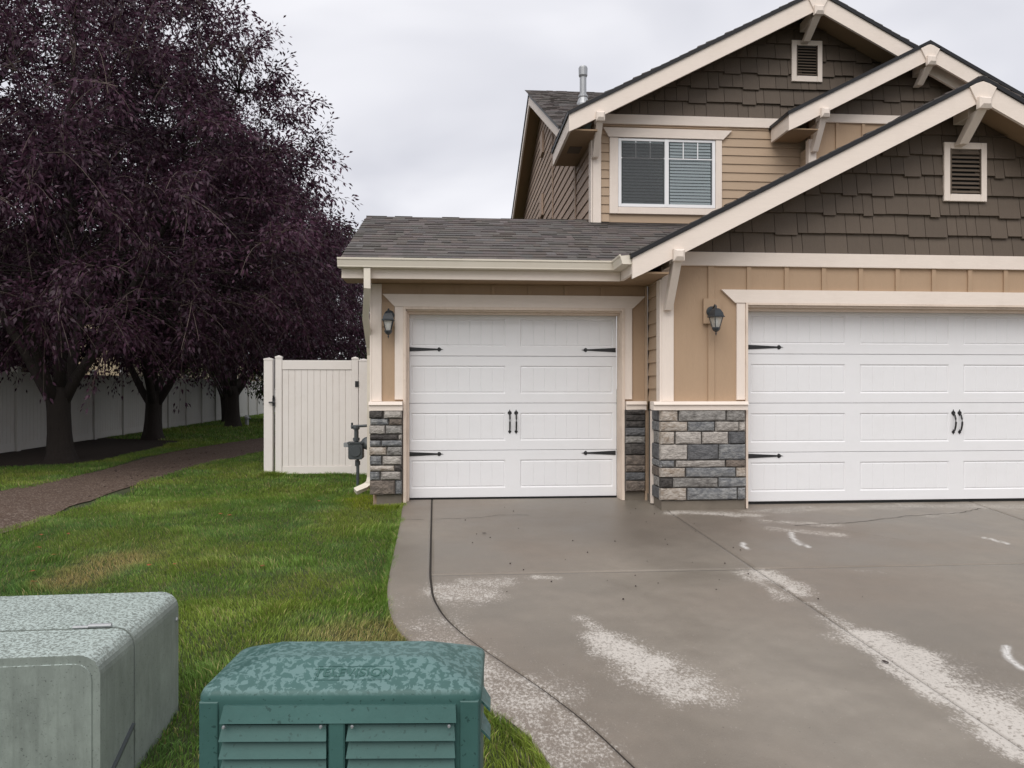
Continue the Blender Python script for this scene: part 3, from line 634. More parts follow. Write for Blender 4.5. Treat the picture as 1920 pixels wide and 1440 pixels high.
# --- return wall (faces left) with lap siding
P('wall', bx(XI + .03, XI + .15, WB + .125, WS + .1, -.1, 2.74), 'wall', label='short return wall between the two garages')
zt = zs1
k = 0
while zt < zf + .02:
    P('plank', MB().hexa([(XI - .006, 8.14, zt), (XI + .029, 8.14, zt), (XI + .029, WS - .04, zt), (XI - .006, WS - .04, zt), (XI + .012, 8.14, zt + .148), (XI + .029, 8.14, zt + .148), (XI + .029, WS - .04, zt + .148), (XI + .012, WS - .04, zt + .148)]), 'plank'); zt += .148
zt = .0
while zt < zs1 - .15:
    P('plank', bx(XI - .006, XI + .029, 8.40, WS - .04, zt + .003, zt + .146), 'plank'); zt += .148
P('corner_trim', bx(XP0 - .01, XP0 + .02, 8.285, 8.33, .0, zs0 - .002), 'trim_v')
P('corner_trim', bx(XI - .022, XI - .001, TB, 8.13, PZ(1250, 752.5, TB), zf), 'trim_v')
xq0, xq1 = XI - .001, PX(1263.5, TB)
P('corner_trim', MB().bbox(xq0 - .021 + .022, xq1, TB, WB - .001, PZ(1250, 752.5, TB), PZ(1250, 500, TB)), 'trim_v')
# --- big garage wall
xb0 = PX(1397.5, TB); zbt = PZ(1500, 569.5, TB); xb1 = 2 * apB[0] - xb0 + .15
zfr0, zfr1 = PZ(1600, 502, TB), PZ(1600, 476.5, TB)
m = MB(); m.box(XI, xb0 + .01, WB, WB + .12, 0, zfr1); m.box(xb1 - .01, XBR, WB, WB + .12, 0, zfr1); m.box(xb0 + .01, xb1 - .01, WB, WB + .12, zbt, zfr1)
P('wall', m, 'wall', label='tan board and batten wall around the double garage door')
P('gable_wall', MB().prism([(XI, zfr1 + .001), (XBR, zfr1 + .001), (XBR, rz(apB, XBR) - .1), (apB[0], apB[1] - .14), (XI, rz(apB, XI) - .1)], WB + .03, WB + .12), 'backing')
P('side_wall', bx(XBR - .1, XBR, WB + .125, 14, -.3, 2.74), 'plank_side', label='far right side wall of the front wing')
P('frieze_board', MB().bbox(XI + .01, XBR, TB - .012, WB - .001, zfr0, zfr1, .003), 'trim_h')
zb0, zb1 = PZ(1320, 768.5, TB), PZ(1320, 752.5, TB)
sill(PX(1225, YP), PX(1399, TB) - .01, YP - .012, WB - .002, zb0, zb1)
P('sill_band', bx(XSP - .012, XI + .1, YP + .08, 8.33, zb0, zb1 - .004), 'trim_h')
P('casing', MB().bbox(PX(1381.5, TB), xb0 + .001, TB - .002, WB - .001, zb1 + .015, PZ(1400, 568, TB)), 'trim_v')
hb0, hb1 = PZ(1500, 568.8, TB), PZ(1500, 544.5, TB)
P('head_trim', MB().prism([(PX(1378, TB), hb0), (2 * 5.73 - PX(1378, TB), hb0), (2 * 5.73 - PX(1352, TB), hb1), (PX(1352, TB), hb1)], TB - .012, WB - .001), 'trim_h')
P('door_jamb', jamb(xb0 + .002, xb0 + .026, TB - .015, DB, hb0 - .001, -1), 'trim_worn'); P('door_jamb', jamb(xb1 - .026, xb1 - .002, TB - .015, DB, hb0 - .001, 1), 'trim_worn')
m = MB(); m.box(xb0 + .027, xb1 - .027, TB - .015, TB + .02, hb0 - .022, hb0 - .001); m.box(xb0 + .027, xb1 - .027, TB + .022, TB + .10, hb0 - .042, hb0 - .001); m.box(xb0 + .027, xb1 - .027, TB + .102, DB - .003, hb0 - .07, hb0 - .001)
P('head_jamb', m, 'trim_worn')
x = PX(1334, TB); P('batten', bx(x - .034, x + .034, WB - .02, WB - .001, zb1, zfr0), 'wall')
x0b = PX(1405, TB); stepb = (PX(1887, TB) - x0b) / 7
for i in range(11):
    x = x0b + i * stepb; P('batten', bx(x - .024, x + .024, WB - .02, WB - .001, hb1 + .002, zfr0), 'wall')
P('lamp_block', bx(PX(1318, TB), PX(1350, TB), WB - .045, WB - .0215, PZ(1334, 607, TB), PZ(1334, 560, TB)), 'wall')

# ---- shakes on gables
cnt = {'n': 0}; extra = MB()
def shakes(zb, ztop, x0, x1, Yw, topz, pitch, holes, parent, phase=0):
    z = zb; r = 0
    while z < ztop:
        x = x0 - random.uniform(0, .15)
        while x < x1:
            wd = random.choice([.115, .15, .17, .2, .24, .26]); xa, xb_ = max(x, x0), min(x + wd - .006, x1); x += wd
            if xb_ - xa < .02: continue
            dz = random.choice([0, 0, .004, -.024]) if r else 0
            za = z + dz; zt_ = z + pitch + .03
            ta, tb = min(zt_, topz(xa)), min(zt_, topz(xb_))
            if max(ta, tb) < za + .02: continue
            ta = max(ta, za + .002); tb = max(tb, za + .002)
            if any(xb_ > h[0] and xa < h[1] and za < h[3] and ta > h[2] and (xa > h[0] - .02 and xb_ < h[1] + .02 and za > h[2] and zt_ < h[3]) for h in holes): continue
            th0, th1 = .030, .012; yb = Yw + .029
            pts = [(xa, Yw - th0 + .03 - .028, za), (xb_, Yw - th0 + .03 - .028, za), (xb_, yb, za), (xa, yb, za), (xa, Yw - .0 + .012, ta), (xb_, Yw + .012, tb), (xb_, yb, tb), (xa, yb, ta)]
            if cnt['n'] < 298: MB().hexa(pts).build('shingle', 'shake', parent, fixn=False); cnt['n'] += 1
            else: extra.hexa(pts)
        z += pitch; r += 1
gb = P('shingle_siding', bx(XI + .01, XBR - .01, WB + .122, WB + .125, zfr1 + .001, zfr1 + .03), 'backing')
vo = (PX(1769, TB), PX(1849, TB), PZ(1810, 378, TB), PZ(1810, 268, TB))
shakes(zfr1 + .002, apB[1], XI + .01, 7.6, WB, lambda x: rz(apB, x) - .14, (PZ(1600, 320, TB) - PZ(1600, 434, TB)) / 3, [vo], gb)
def gvent(box, Y, depth=.03):
    x0, x1, z0, z1 = box; fw = .072; m = MB()
    v = P('gable_vent', bx(x0 + fw - .01, x1 - fw + .01, Y + .005, Y + .02, z0 + fw, z1 - fw), 'backing', label=None) if False else None
    root = MB(); root.bbox(x0, x0 + fw, Y - depth, Y + .0, z0, z1); root.bbox(x1 - fw, x1, Y - depth, Y, z0, z1); root.bbox(x0 + fw + .001, x1 - fw - .001, Y - depth + .001, Y, z0, z0 + fw + .01); root.bbox(x0 + fw + .001, x1 - fw - .001, Y - depth + .001, Y, z1 - fw, z1)
    vent = P('gable_vent', root, 'trim_v')
    xa, xb_, za, zb_ = x0 + fw + .012, x1 - fw - .012, z0 + fw + .022, z1 - fw - .012
    MB().box(xa - .01, xb_ + .01, Y - .005, Y - .002, za - .01, zb_ + .01).build('vent_back', 'rubber', vent)
    n = 10; h = (zb_ - za) / n
    for i in range(n):
        z = za + i * h; MB().hexa([(xa, Y - depth - .004, z), (xb_, Y - depth - .004, z), (xb_, Y - depth + .002, z - .002), (xa, Y - depth + .002, z - .002), (xa, Y - .012, z + h * .62), (xb_, Y - .012, z + h * .62), (xb_, Y - .006, z + h * .58), (xa, Y - .006, z + h * .58)]).build('slat', 'shake', vent)
    fr = MB(); fr.box(xa - .012, xa - .001, Y - depth - .006, Y - .004, za - .012, zb_ + .012); fr.box(xb_ + .001, xb_ + .012, Y - depth - .006, Y - .004, za - .012, zb_ + .012); fr.build('vent_frame', 'shake', vent)
gvent(vo, WB - .012)
# barge boards
def barge(ap, xe, Y, hgt, name='barge_board', th=.035, ends=True, xr=None):
    for sgn in (-1, 1):
        xa = ap[0] + sgn * .002; xo = (xe if sgn < 0 else (xr if xr else 2 * ap[0] - xe))
        poly = [(xa, ap[1] - .02), (xo, rz(ap, xo) - .02), (xo, rz(ap, xo) - .02 - hgt * (1.12 if ends else 1)), (xo - sgn * .12, rz(ap, xo - sgn * .12) - .02 - hgt * 1.15), (xa, ap[1] - .02 - hgt * 1.15)]
        P(name, MB().prism(poly, Y, Y + th), 'trim_h')
def roof_slabs(ap, xe, y0, y1, th=.05, over=.02):
    m = MB()
    for sgn in (-1, 1):
        xo = ap[0] + sgn * (abs(xe - ap[0]) + over); n = .0
        zt0, zt1 = ap[1] + .03, rz(ap, xo) + .03
        m.prism([(ap[0], zt0), (xo, zt1), (xo, zt1 - th), (ap[0], zt0 - th)], y0 - over, y1)
    return m
def shingle_field(m, org, ax_u, ax_v, nrm, LU, LV, expo=.142, clip=None):
    """tabs laid on a slope: origin eave corner, ax_u along eave, ax_v up slope"""
    org, ax_u, ax_v, nrm = map(Vector, (org, ax_u, ax_v, nrm)); r = 0; v = 0
    while v < LV:
        u = -random.uniform(0, .2)
        while u < LU:
            wd = random.choice([.08, .11, .14, .17, .2, .24]); a, b_ = max(u, 0), min(u + wd, LU); u += wd
            if b_ - a < .01 or (clip and not clip((a + b_) / 2, v)): continue
            th = random.choice([.007, .010, .016]); k = random.uniform(.82, 1.16); m.cur = (k * random.uniform(.95, 1.08), k, k * random.uniform(.95, 1.05))
            v2 = min(v + expo * 1.02, LV); q = lambda uu, vv, h: org + ax_u * uu + ax_v * vv + nrm * h
            jv = random.uniform(-.006, .006)
            m.hexa([q(a, v + jv, 0), q(b_, v + jv, 0), q(b_, v2, -.004), q(a, v2, -.004), q(a, v + jv, th), q(b_, v + jv, th), q(b_, v2, .001), q(a, v2, .001)])
        v += expo; r += 1
    m.cur = (1, 1, 1)
# front wing roof
barge(apB, eaveB, BB, .19)
rB = P('roof', roof_slabs(apB, eaveB, BB + .0, 12, .045), 'roofedge', label='black edged roof of the front wing')
for sgn in (-1, 1):
    sm = MB(); c_, s_ = 1 / math.hypot(1, SLP), SLP / math.hypot(1, SLP); half = abs(eaveB - apB[0]) + .02
    shingle_field(sm, (apB[0] + sgn * half, BB - .02, rz(apB, apB[0] + sgn * half) + .032), (0, 1, 0), (-sgn * c_, 0, s_), (sgn * s_, 0, c_), 3.4, half / c_)
    sm.build('roof_shingles', 'roof', rB, fixn=False, kind='stuff')
P('soffit', MB().prism([(eaveB + .04, rz(apB, eaveB) - .13), (apB[0], apB[1] - .13), (2 * apB[0] - eaveB - .04, rz(apB, eaveB) - .13), (2 * apB[0] - eaveB - .04, rz(apB, eaveB) - .115), (apB[0], apB[1] - .115), (eaveB + .04, rz(apB, eaveB) - .115)], BB + .04, WB + .028), 'soffit')
# flat soffit under the left return eave
P('soffit', bx(eaveB + .04, XI - .023, BB + .04, 8.158, zf + .006, zf + .026), 'soffit')
# left eave return fascia of front wing
P('fascia', bx(eaveB, eaveB + .035, BB + .037, 8.147, zf, rz(apB, eaveB) - .02), 'trim_h')
# brackets
def bracket(x, y_front, y_wall, z_top, drop, wd=.115, parent=house):
    """knee brace: beam end block, slanted strut, wall leg"""
    m = MB(); m.box(x - wd * .42, x + wd * .42, y_front + .14, y_wall - .002, z_top - .16, z_top - .04)
    h = wd * .36; m.hexa([(x - h, y_wall - .10, z_top - drop), (x + h, y_wall - .10, z_top - drop), (x + h, y_wall - .0035, z_top - drop), (x - h, y_wall - .0035, z_top - drop), (x - h, y_front - .0, z_top - .13), (x + h, y_front - .0, z_top - .13), (x + h, y_front + .13, z_top - .13), (x - h, y_front + .13, z_top - .13)])
    br = P('bracket', m, 'trim_v')
    e = wd * .5; b = MB(); b.loft([[(x - e, y_front + .0, z_top - .13), (x + e, y_front, z_top - .13), (x + e, y_front, z_top), (x - e, y_front, z_top)], [(x - e, y_front - .05, z_top - .13), (x + e, y_front - .05, z_top - .13), (x + e, y_front - .05, z_top - .01), (x - e, y_front - .05, z_top - .01)], [(x - e * .6, y_front - .075, z_top - .09), (x + e * .6, y_front - .075, z_top - .09), (x + e * .6, y_front - .075, z_top - .03), (x - e * .6, y_front - .075, z_top - .03)]])
    b.build('bracket_block', 'trim_v', br)
    return br
bxr = PX(1271, BB); bracket(bxr, BB - .005, WB, rz(apB, bxr) - .165, .60)
bracket(apB[0] + .0, BB - .005, WB - .035, apB[1] - .20, .40, .14)
bracket(2 * apB[0] - bxr, BB - .005, WB, rz(apB, bxr) - .165, .60)
def keystone(ap, Y, s=1.):
    P('gable_keystone', MB().prism([(ap[0] - .05 * s, ap[1] - .27 * s), (ap[0] + .05 * s, ap[1] - .27 * s), (ap[0] + .15 * s, ap[1] - .075 * s), (ap[0], ap[1] - .03), (ap[0] - .15 * s, ap[1] - .075 * s)], Y - .02, Y - .001), 'trim_v')
keystone(apB, BB, 1.05)

# ---- small garage roof
eY, eZ = 8.10, PZ(900, 484.5, 8.10); pit = .415; RY = 10.45; RZ = eZ + pit * (RY - eY); xl = -1.2; xrr = 4.1
rs = P('roof', MB().prism([(eY - .02, eZ - .02), (RY, RZ - .02), (RY + 4.5, RZ - .02 - pit * 4.5), (RY + 4.5, RZ - .06 - pit * 4.5), (RY, RZ - .06), (eY - .02, eZ - .06)], xl, 1.9, 'x'), 'roofedge', label='grey shingled roof over the single garage')
MB().prism([(eY - .02, eZ - .02), (WU - .003, RZ - .02 - pit * (RY - WU)), (WU - .003, RZ - .06), (eY - .02, eZ - .06)], 1.901, xrr, 'x').build('roof_deck', 'roofedge', rs)
sm = MB(); c_, s_ = 1 / math.hypot(1, pit), pit / math.hypot(1, pit); shingle_field(sm, (xl, eY - .03, eZ - .02), (1, 0, 0), (0, c_, s_), (0, -s_, c_), xrr - xl, (RY - eY) / c_ + .02, .142, lambda u, v: (xl + u < 1.88) or (v < (WU - eY) / c_ - .06))
sm.build('roof_shingles', 'roof', rs, fixn=False, kind='stuff')
P('fascia', bx(xl + .0, eaveB - .001, 8.15, 8.185, zf, eZ - .03), 'trim_h')
P('barge_board', MB().prism([(8.19, zf + .02), (8.19, eZ - .0), (RY, RZ - .065), (RY, RZ - .25), (8.6, zf + .02)], xl + .0, xl + .035, 'x'), 'trim_h')
# gutter: K-style profile swept along X, returning along the wing's eave
def gprof(): return [(0, -.004), (.0, -.100), (-.088, -.100), (-.100, -.094), (-.101, -.082), (-.106, -.066), (-.114, -.040), (-.118, -.022), (-.128, -.018), (-.130, .0), (-.116, .0), (-.112, -.014)]
gz = PZ(900, 485.5, 8.02); m = MB(); gx0, gx1 = xl - .03, eaveB - .13
yb = 8.149
r0 = [(gx0, yb + p, gz + q) for p, q in gprof()]; 
r1 = [(eaveB - .001 + p * 1.0, yb + p, gz + q) for p, q in gprof()]
r2 = [(eaveB - .001 + p, BB + .03, gz + q) for p, q in gprof()]
g = m.loft([r0, r1, r2]); gut = P('gutter', m, 'gutter')
# downspout
dx = PX(688.5, 8.08); m = MB(); zg = gz - .105; xs_ = XL - .040
m.rect_tube([(dx, 8.09, zg), (dx, 8.09, zg - .20), (xs_ - .01, 8.42, zg - .50), (xs_ - .0, 8.74, zg - .80), (xs_, 8.80, zg - .9), (xs_, 8.80, .27), (xs_ - .012, 8.78, .20), (xs_ - .05, 8.76, .16), (xs_ - .16, 8.70, .115)], .07, .055)
P('downspout', m, 'gutter', smooth=False)

# ---- upper storey
zlow = 2.9
m = MB(); m.box(1.927 + .02, 8.3, WU, WU + .12, zlow, PZ(1300, 240, WU)); P('upper_wall', m, 'plank', label='tan lap sided upper wall around the window')
P('gable_wall', MB().prism([(1.95, PZ(1300, 240, WU) + .001), (8.0, PZ(1300, 240, WU) + .001), (8.0, rz(apU, 8.0) - .1), (apU[0], apU[1] - .14), (1.95, rz(apU, 1.95) - .1)], WU + .03, WU + .12), 'backing')
fu0, fu1 = PZ(1290, 237.5, WU), PZ(1290, 219.5, WU)
P('frieze_board', MB().bbox(1.95, 8.0, WU - .04, WU - .001, fu0, fu1, .003), 'trim_h')
# planks left and right of window + below
wx0, wx1, wz0, wz1 = PX(1142, WU), PX(1352, WU), PZ(1247, 403, WU), PZ(1247, 262, WU)
pz = 3.14; exq = (PZ(1430, 300, WU) - PZ(1430, 396, WU)) / 6
def plank(x0, x1, z, h, Y): MB().hexa([(x0, Y - .020, z), (x1, Y - .020, z), (x1, Y - .001, z), (x0, Y - .001, z), (x0, Y - .006, z + h), (x1, Y - .006, z + h), (x1, Y - .001, z + h), (x0, Y - .001, z + h)]).build('plank', 'plank', UW, fixn=False)
UW = P('lap_siding', bx(2.0, 4.9, WU - .0009, WU - .0004, 3.2, 3.3), 'plank')
cx1 = PX(1126, WU)
hx0, hx1 = PX(1130, WU), PX(1370, WU); hz0u, hz1u = PZ(1250, 261, WU), PZ(1250, 244, WU)
while pz < fu0:
    zz1 = min(pz + exq - .002, fu0)
    if zz1 > wz0 and pz < wz1 + .01: plank(cx1 + .002, wx0 - .002, pz, zz1 - pz, WU); plank(wx1 + .002, 4.925, pz, zz1 - pz, WU)
    else: plank(cx1 + .002, 4.925, pz, zz1 - pz, WU)
    pz += exq
# corner trim
P('corner_trim', MB().bbox(PX(1110.5, WU), cx1, WU - .045, WU - .001, 3.0, PZ(1118, 262, WU)), 'trim_v'); P('corner_trim', bx(1.927 - .025, 1.927 - .002, WU - .045, WU + .12, 3.0, 4.8), 'trim_v')
# side wall of upper storey facing left: taupe planks
XS = 1.927
sw = P('side_wall', bx(XS + .005, XS + .1, WU + .125, 20.5, 2.9, 4.85), 'plank_side', label='upper side wall of taupe siding seen at a sharp angle')
rakeX = 1.62; pkY, pkZ = 16.0, 7.64
nY, nZ = 11.0, 5.14
def rk(y): return pkZ - .5 * (pkY - y) if y < pkY else pkZ - .33 * (y - pkY)
MB().prism([(WU + .13, 4.851), (20.5, 4.851), (20.5, rk(20.5) - .1), (pkY, pkZ - .14), (WU + .5, rk(WU + .5) - .12)], XS + .004, XS + .1, 'x').build('gable_side', 'plank_side', sw)
z = 3.0; pe = .165
while z < 7.5:
    ya = max(WU + .14, pkY - (pkZ - .16 - (z + pe)) / .5) if z > 4.7 else WU + .14; yb_ = min(20.4, pkY + (pkZ - .16 - z) / .33)
    if yb_ > ya + .3: MB().hexa([(XS - .02, ya, z), (XS + .003, ya, z), (XS + .003, yb_, z), (XS - .02, yb_, z), (XS - .003, ya, z + pe - .004), (XS + .003, ya, z + pe - .004), (XS + .003, yb_, z + pe - .004), (XS - .003, yb_, z + pe - .004)]).build('plank', 'plank_side', sw, fixn=False)
    z += pe
for y in (11.6, 14.3): MB().box(XS - .035, XS - .018, y - .04, y + .04, 3.0, rk(y) - .2).build('batten', 'plank_side', sw)
MB().box(XS - .06, XS - .021, 15.8, 16.2, 5.0, 5.45).build('side_vent', 'plank_side', sw)
MB().box(XS - .06, XS - .021, 15.7, 16.1, 6.3, 6.75).build('side_vent', 'plank_side', sw)
# side gable rakes + roof
P('rake_board', MB().prism([(nY + .35, rk(nY + .35) - .02), (pkY, pkZ - .02), (pkY, pkZ - .24), (nY + .35, rk(nY + .35) - .21)], rakeX, rakeX + .035, 'x'), 'trim_h')
P('rake_board', MB().prism([(pkY + .001, pkZ - .02), (21.5, rk(21.5) - .02), (21.5, rk(21.5) - .22), (pkY + .001, pkZ - .24)], rakeX, rakeX + .035, 'x'), 'trim_h')
P('soffit', MB().prism([(nY + .35, rk(nY + .35) - .12), (pkY, pkZ - .12), (21.5, rk(21.5) - .12), (21.5, rk(21.5) - .14), (pkY, pkZ - .14), (nY + .35, rk(nY + .35) - .14)], rakeX + .036, XS + .003, 'x'), 'soffit')
rr = P('roof', MB().prism([(nY + .35, rk(nY + .35)), (pkY, pkZ), (21.5, rk(21.5)), (21.5, rk(21.5) - .04), (pkY, pkZ - .04), (nY + .35, rk(nY + .35) - .04)], rakeX - .02, 9, 'x'), 'roofedge', label='rear cross gable roof behind the upper gable')
sm = MB(); c_, s_ = 1 / math.hypot(1, .5), .5 / math.hypot(1, .5); shingle_field(sm, (rakeX - .02, nY + .35, rk(nY + .35)), (1, 0, 0), (0, c_, s_), (0, -s_, c_), 3.2, (pkY - nY + .4) / c_ + .05, .142); sm.build('roof_shingles', 'roof', rr, fixn=False, kind='stuff')
# upper front gable roof
barge(apU, eaveU, BU, .20, ends=True)
_m = MB(); _xo = eaveU - .02; _zo = rz(apU, _xo) + .03; _zr = apU[1] + .03
_m.hexa([(_xo, BU - .02, _zo - .05), (apU[0], BU - .02, _zr - .05), (apU[0], 14.3, _zr - .05), (_xo, 11.5, _zo - .05), (_xo, BU - .02, _zo), (apU[0], BU - .02, _zr), (apU[0], 14.3, _zr), (_xo, 11.5, _zo)])
_xo = 2 * apU[0] - _xo; _m.hexa([(apU[0] + .0005, BU - .02, _zr - .05), (_xo, BU - .02, _zo - .05), (_xo, 14.3, _zo - .05), (apU[0] + .0005, 14.3, _zr - .05), (apU[0] + .0005, BU - .02, _zr), (_xo, BU - .02, _zo), (_xo, 14.3, _zo), (apU[0] + .0005, 14.3, _zr)])
ru = P('roof', _m, 'roofedge', label='roof of the tallest front gable')
for sgn in (-1, 1):
    sm = MB(); c_, s_ = 1 / math.hypot(1, SLP), SLP / math.hypot(1, SLP); half = abs(eaveU - apU[0]) + .02
    shingle_field(sm, (apU[0] + sgn * half, BU - .02, rz(apU, apU[0] + sgn * half) + .032), (0, 1, 0), (-sgn * c_, 0, s_), (sgn * s_, 0, c_), 4.4, half / c_, .142, (lambda u, v: u < 1.6 + v * c_ / half * 2.8) if sgn < 0 else None)
    sm.build('roof_shingles', 'roof', ru, fixn=False, kind='stuff')
P('soffit', MB().prism([(eaveU + .04, rz(apU, eaveU) - .13), (apU[0], apU[1] - .13), (2 * apU[0] - eaveU - .04, rz(apU, eaveU) - .13), (2 * apU[0] - eaveU - .04, rz(apU, eaveU) - .115), (apU[0], apU[1] - .115), (eaveU + .04, rz(apU, eaveU) - .115)], BU + .04, WU + .028), 'soffit')
zeu = rz(apU, eaveU)
P('fascia', bx(eaveU, eaveU + .035, BU + .037, 11.5, zeu - .22, zeu - .02), 'trim_h')
so = P('soffit', bx(eaveU + .036, XS - .003, BU + .037, 11.5, zeu - .215, zeu - .195), 'soffit')
MB().box(eaveU + .12, eaveU + .30, 10.55, 10.85, zeu - .222, zeu - .2155).build('soffit_vent', 'shake', so)
keystone(apU, BU, 1.0); bracket(apU[0], BU - .005, WU - .035, apU[1] - .2, .33, .13)
xbu = PX(1125, BU); bracket(xbu, BU - .005, WU - .04, rz(apU, xbu) - .19, .50, .115)
vu = (PX(1482.5, WU), PX(1539.5, WU), PZ(1510, 155, WU), PZ(1510, 78, WU)); gvent(vu, WU - .012)
# middle gable
fm0, fm1 = PZ(1600, 232, WM), PZ(1600, 216, WM); xm0 = 4.93; xm1 = 2 * apM[0] - xm0
m = MB(); m.box(xm0 + .02, xm1, WM, WM + .12, 2.9, fm1); P('middle_wall', m, 'wall', label='tan board and batten wall under the middle gable')
P('gable_wall', MB().prism([(xm0 + .02, fm1 + .001), (xm1, fm1 + .001), (xm1, rz(apM, xm1) - .1), (apM[0], apM[1] - .14), (xm0 + .02, rz(apM, xm0) - .1)], WM + .03, WM + .12), 'backing')
P('frieze_board', MB().bbox(xm0 + .05, xm1, WM - .035, WM - .001, fm0, fm1, .003), 'trim_h')
P('corner_trim', MB().bbox(xm0, PX(1529, WM), WM - .03, WM - .001, 2.9, PZ(1520, 262, WM)), 'trim_v')
P('corner_trim', bx(xm0 - .025, xm0 - .002, WM - .03, WM + .06, 2.9, 4.75), 'trim_v')
for i in range(12):
    P('plank', bx(xm0 - .008, xm0 + .019, WM + .062, WU - .022, 3.2 + i * exq, 3.2 + (i + 1) * exq - .004), 'plank')
for u in (1569, 1618, 1665): x = PX(u, WM); P('batten', bx(x - .022, x + .022, WM - .02, WM - .001, 3.6, fm0), 'wall')
barge(apM, eaveM, BM_, .19)
rm_ = P('roof', roof_slabs(apM, eaveM, BM_, 14, .05), 'roofedge', label='roof of the middle gable')
P('soffit', MB().prism([(eaveM + .04, rz(apM, eaveM) - .13), (apM[0], apM[1] - .13), (2 * apM[0] - eaveM - .04, rz(apM, eaveM) - .13), (2 * apM[0] - eaveM - .04, rz(apM, eaveM) - .115), (apM[0], apM[1] - .115), (eaveM + .04, rz(apM, eaveM) - .115)], BM_ + .04, WM + .028), 'soffit')
zem = rz(apM, eaveM); P('fascia', bx(eaveM, eaveM + .035, BM_ + .037, WU - .05, zem - .21, zem - .02), 'trim_h'); P('soffit', bx(eaveM + .036, xm0 - .026, BM_ + .037, WU - .05, zem - .205, zem - .19), 'soffit')
keystone(apM, BM_, .95); bracket(apM[0], BM_ - .005, WM - .03, apM[1] - .19, .30, .12)
xbm = PX(1545, BM_); bracket(xbm, BM_ - .005, WM, rz(apM, xbm) - .175, .50, .11)
gu = P('shingle_siding', bx(2.0, 7.9, WU + .122, WU + .125, fu1 + .001, fu1 + .03), 'backing')
shakes(fu1 + .002, apU[1], 2.0, 7.0, WU, lambda x: rz(apU, x) - .14, .215, [vu], gu)
gmid = P('shingle_siding', bx(xm0 + .03, xm1 - .03, WM + .122, WM + .125, fm1 + .001, fm1 + .03), 'backing')
shakes(fm1 + .002, apM[1], xm0 + .03, xm1 - .02, WM, lambda x: rz(apM, x) - .14, .215, [], gmid)
P('shingles', extra, 'shake', kind='stuff', fixn=False) if extra.f else None
# vent pipe
vx, vy = 2.50, 14.3; vz = rk(vy)
P('vent_pipe', MB().lathe((vx, vy, vz - .1), [(.13, .0), (.13, .1), (.085, .22), (.095, .24), (.095, .27), (.075, .29), (.065, .30), (.065, .62), (.085, .66), (.088, .80), (.075, .83), (.0, .84)], 20), 'galv', smooth=False)

# ---- upper window
m = MB(); fwz = .105
m.bbox(wx0, PX(1158, WU), WU - .04, WU - .001, wz0, wz1); m.bbox(PX(1340.5, WU), wx1, WU - .04, WU - .001, wz0, wz1); m.bbox(PX(1158, WU) + .001, PX(1340.5, WU) - .001, WU - .039, WU - .001, wz0, PZ(1250, 391, WU))
win = P('window', m, 'trim_v'); MB().prism([(PX(1140, WU), hz0u), (PX(1354, WU), hz0u), (hx1, hz1u), (hx0, hz1u)], WU - .052, WU - .001).build('window_head', 'trim_h', win)
gx0_, gx1_, gz0_, gz1_ = PX(1158.5, WU), PX(1340, WU), PZ(1250, 390, WU), PZ(1250, 262.3, WU); xmid = PX(1249, WU); fw = .045
fr = MB(); fr.bbox(gx0_, gx0_ + fw, WU - .03, WU - .0015, gz0_, gz1_); fr.bbox(gx1_ - fw, gx1_, WU - .03, WU - .0015, gz0_, gz1_); fr.bbox(gx0_ + fw, gx1_ - fw, WU - .029, WU - .0015, gz0_, gz0_ + fw); fr.bbox(gx0_ + fw, gx1_ - fw, WU - .029, WU - .0015, gz1_ - fw * .8, gz1_); fr.bbox(xmid - .03, xmid + .03, WU - .034, WU - .0015, gz0_ + .001, gz1_ - .001)
fr.build('window_frame', 'winwhite', win)
MB().box(gx0_ + fw, gx1_ - fw, WU - .003, WU - .0012, gz0_ + fw, gz1_ - fw * .8).build('window_back', 'dark_in', win)
pz0, pz1 = gz0_ + fw, gz1_ - fw * .8
for (a, b_, mt) in ((gx0_ + fw, xmid - .03, 'screen'), (xmid + .03, gx1_ - fw, 'glass')):
    MB().box(a, b_, WU - .0205, WU - .0195, pz0, pz1).build('pane', 'glass', win)
    if mt == 'screen': MB().box(a + .01, b_ - .01, WU - .0265, WU - .0262, pz0 + .01, pz1 - .02).build('insect_screen', 'screen', win)
    n = 20
    for i in range(n):
        z = pz0 + (pz1 - pz0) * (i + .1) / n; MB().hexa([(a + .02, WU - .017, z), (b_ - .02, WU - .017, z), (b_ - .02, WU - .0155, z - .001), (a + .02, WU - .0155, z - .001), (a + .02, WU - .0075, z + .034), (b_ - .02, WU - .0075, z + .034), (b_ - .02, WU - .006, z + .033), (a + .02, WU - .006, z + .033)]).build('blind_slat', 'blind', win, fixn=False)
    gz = pz1 - (pz1 - pz0) * .27; w3 = (b_ - a) / 3
    g = MB(); g.box(a, b_, WU - .0245, WU - .021, gz - .007, gz + .007)
    for k in (1, 2): g.box(a + w3 * k - .007, a + w3 * k + .007, WU - .0245, WU - .021, gz + .008, pz1)
    g.build('muntin', 'winwhite', win)

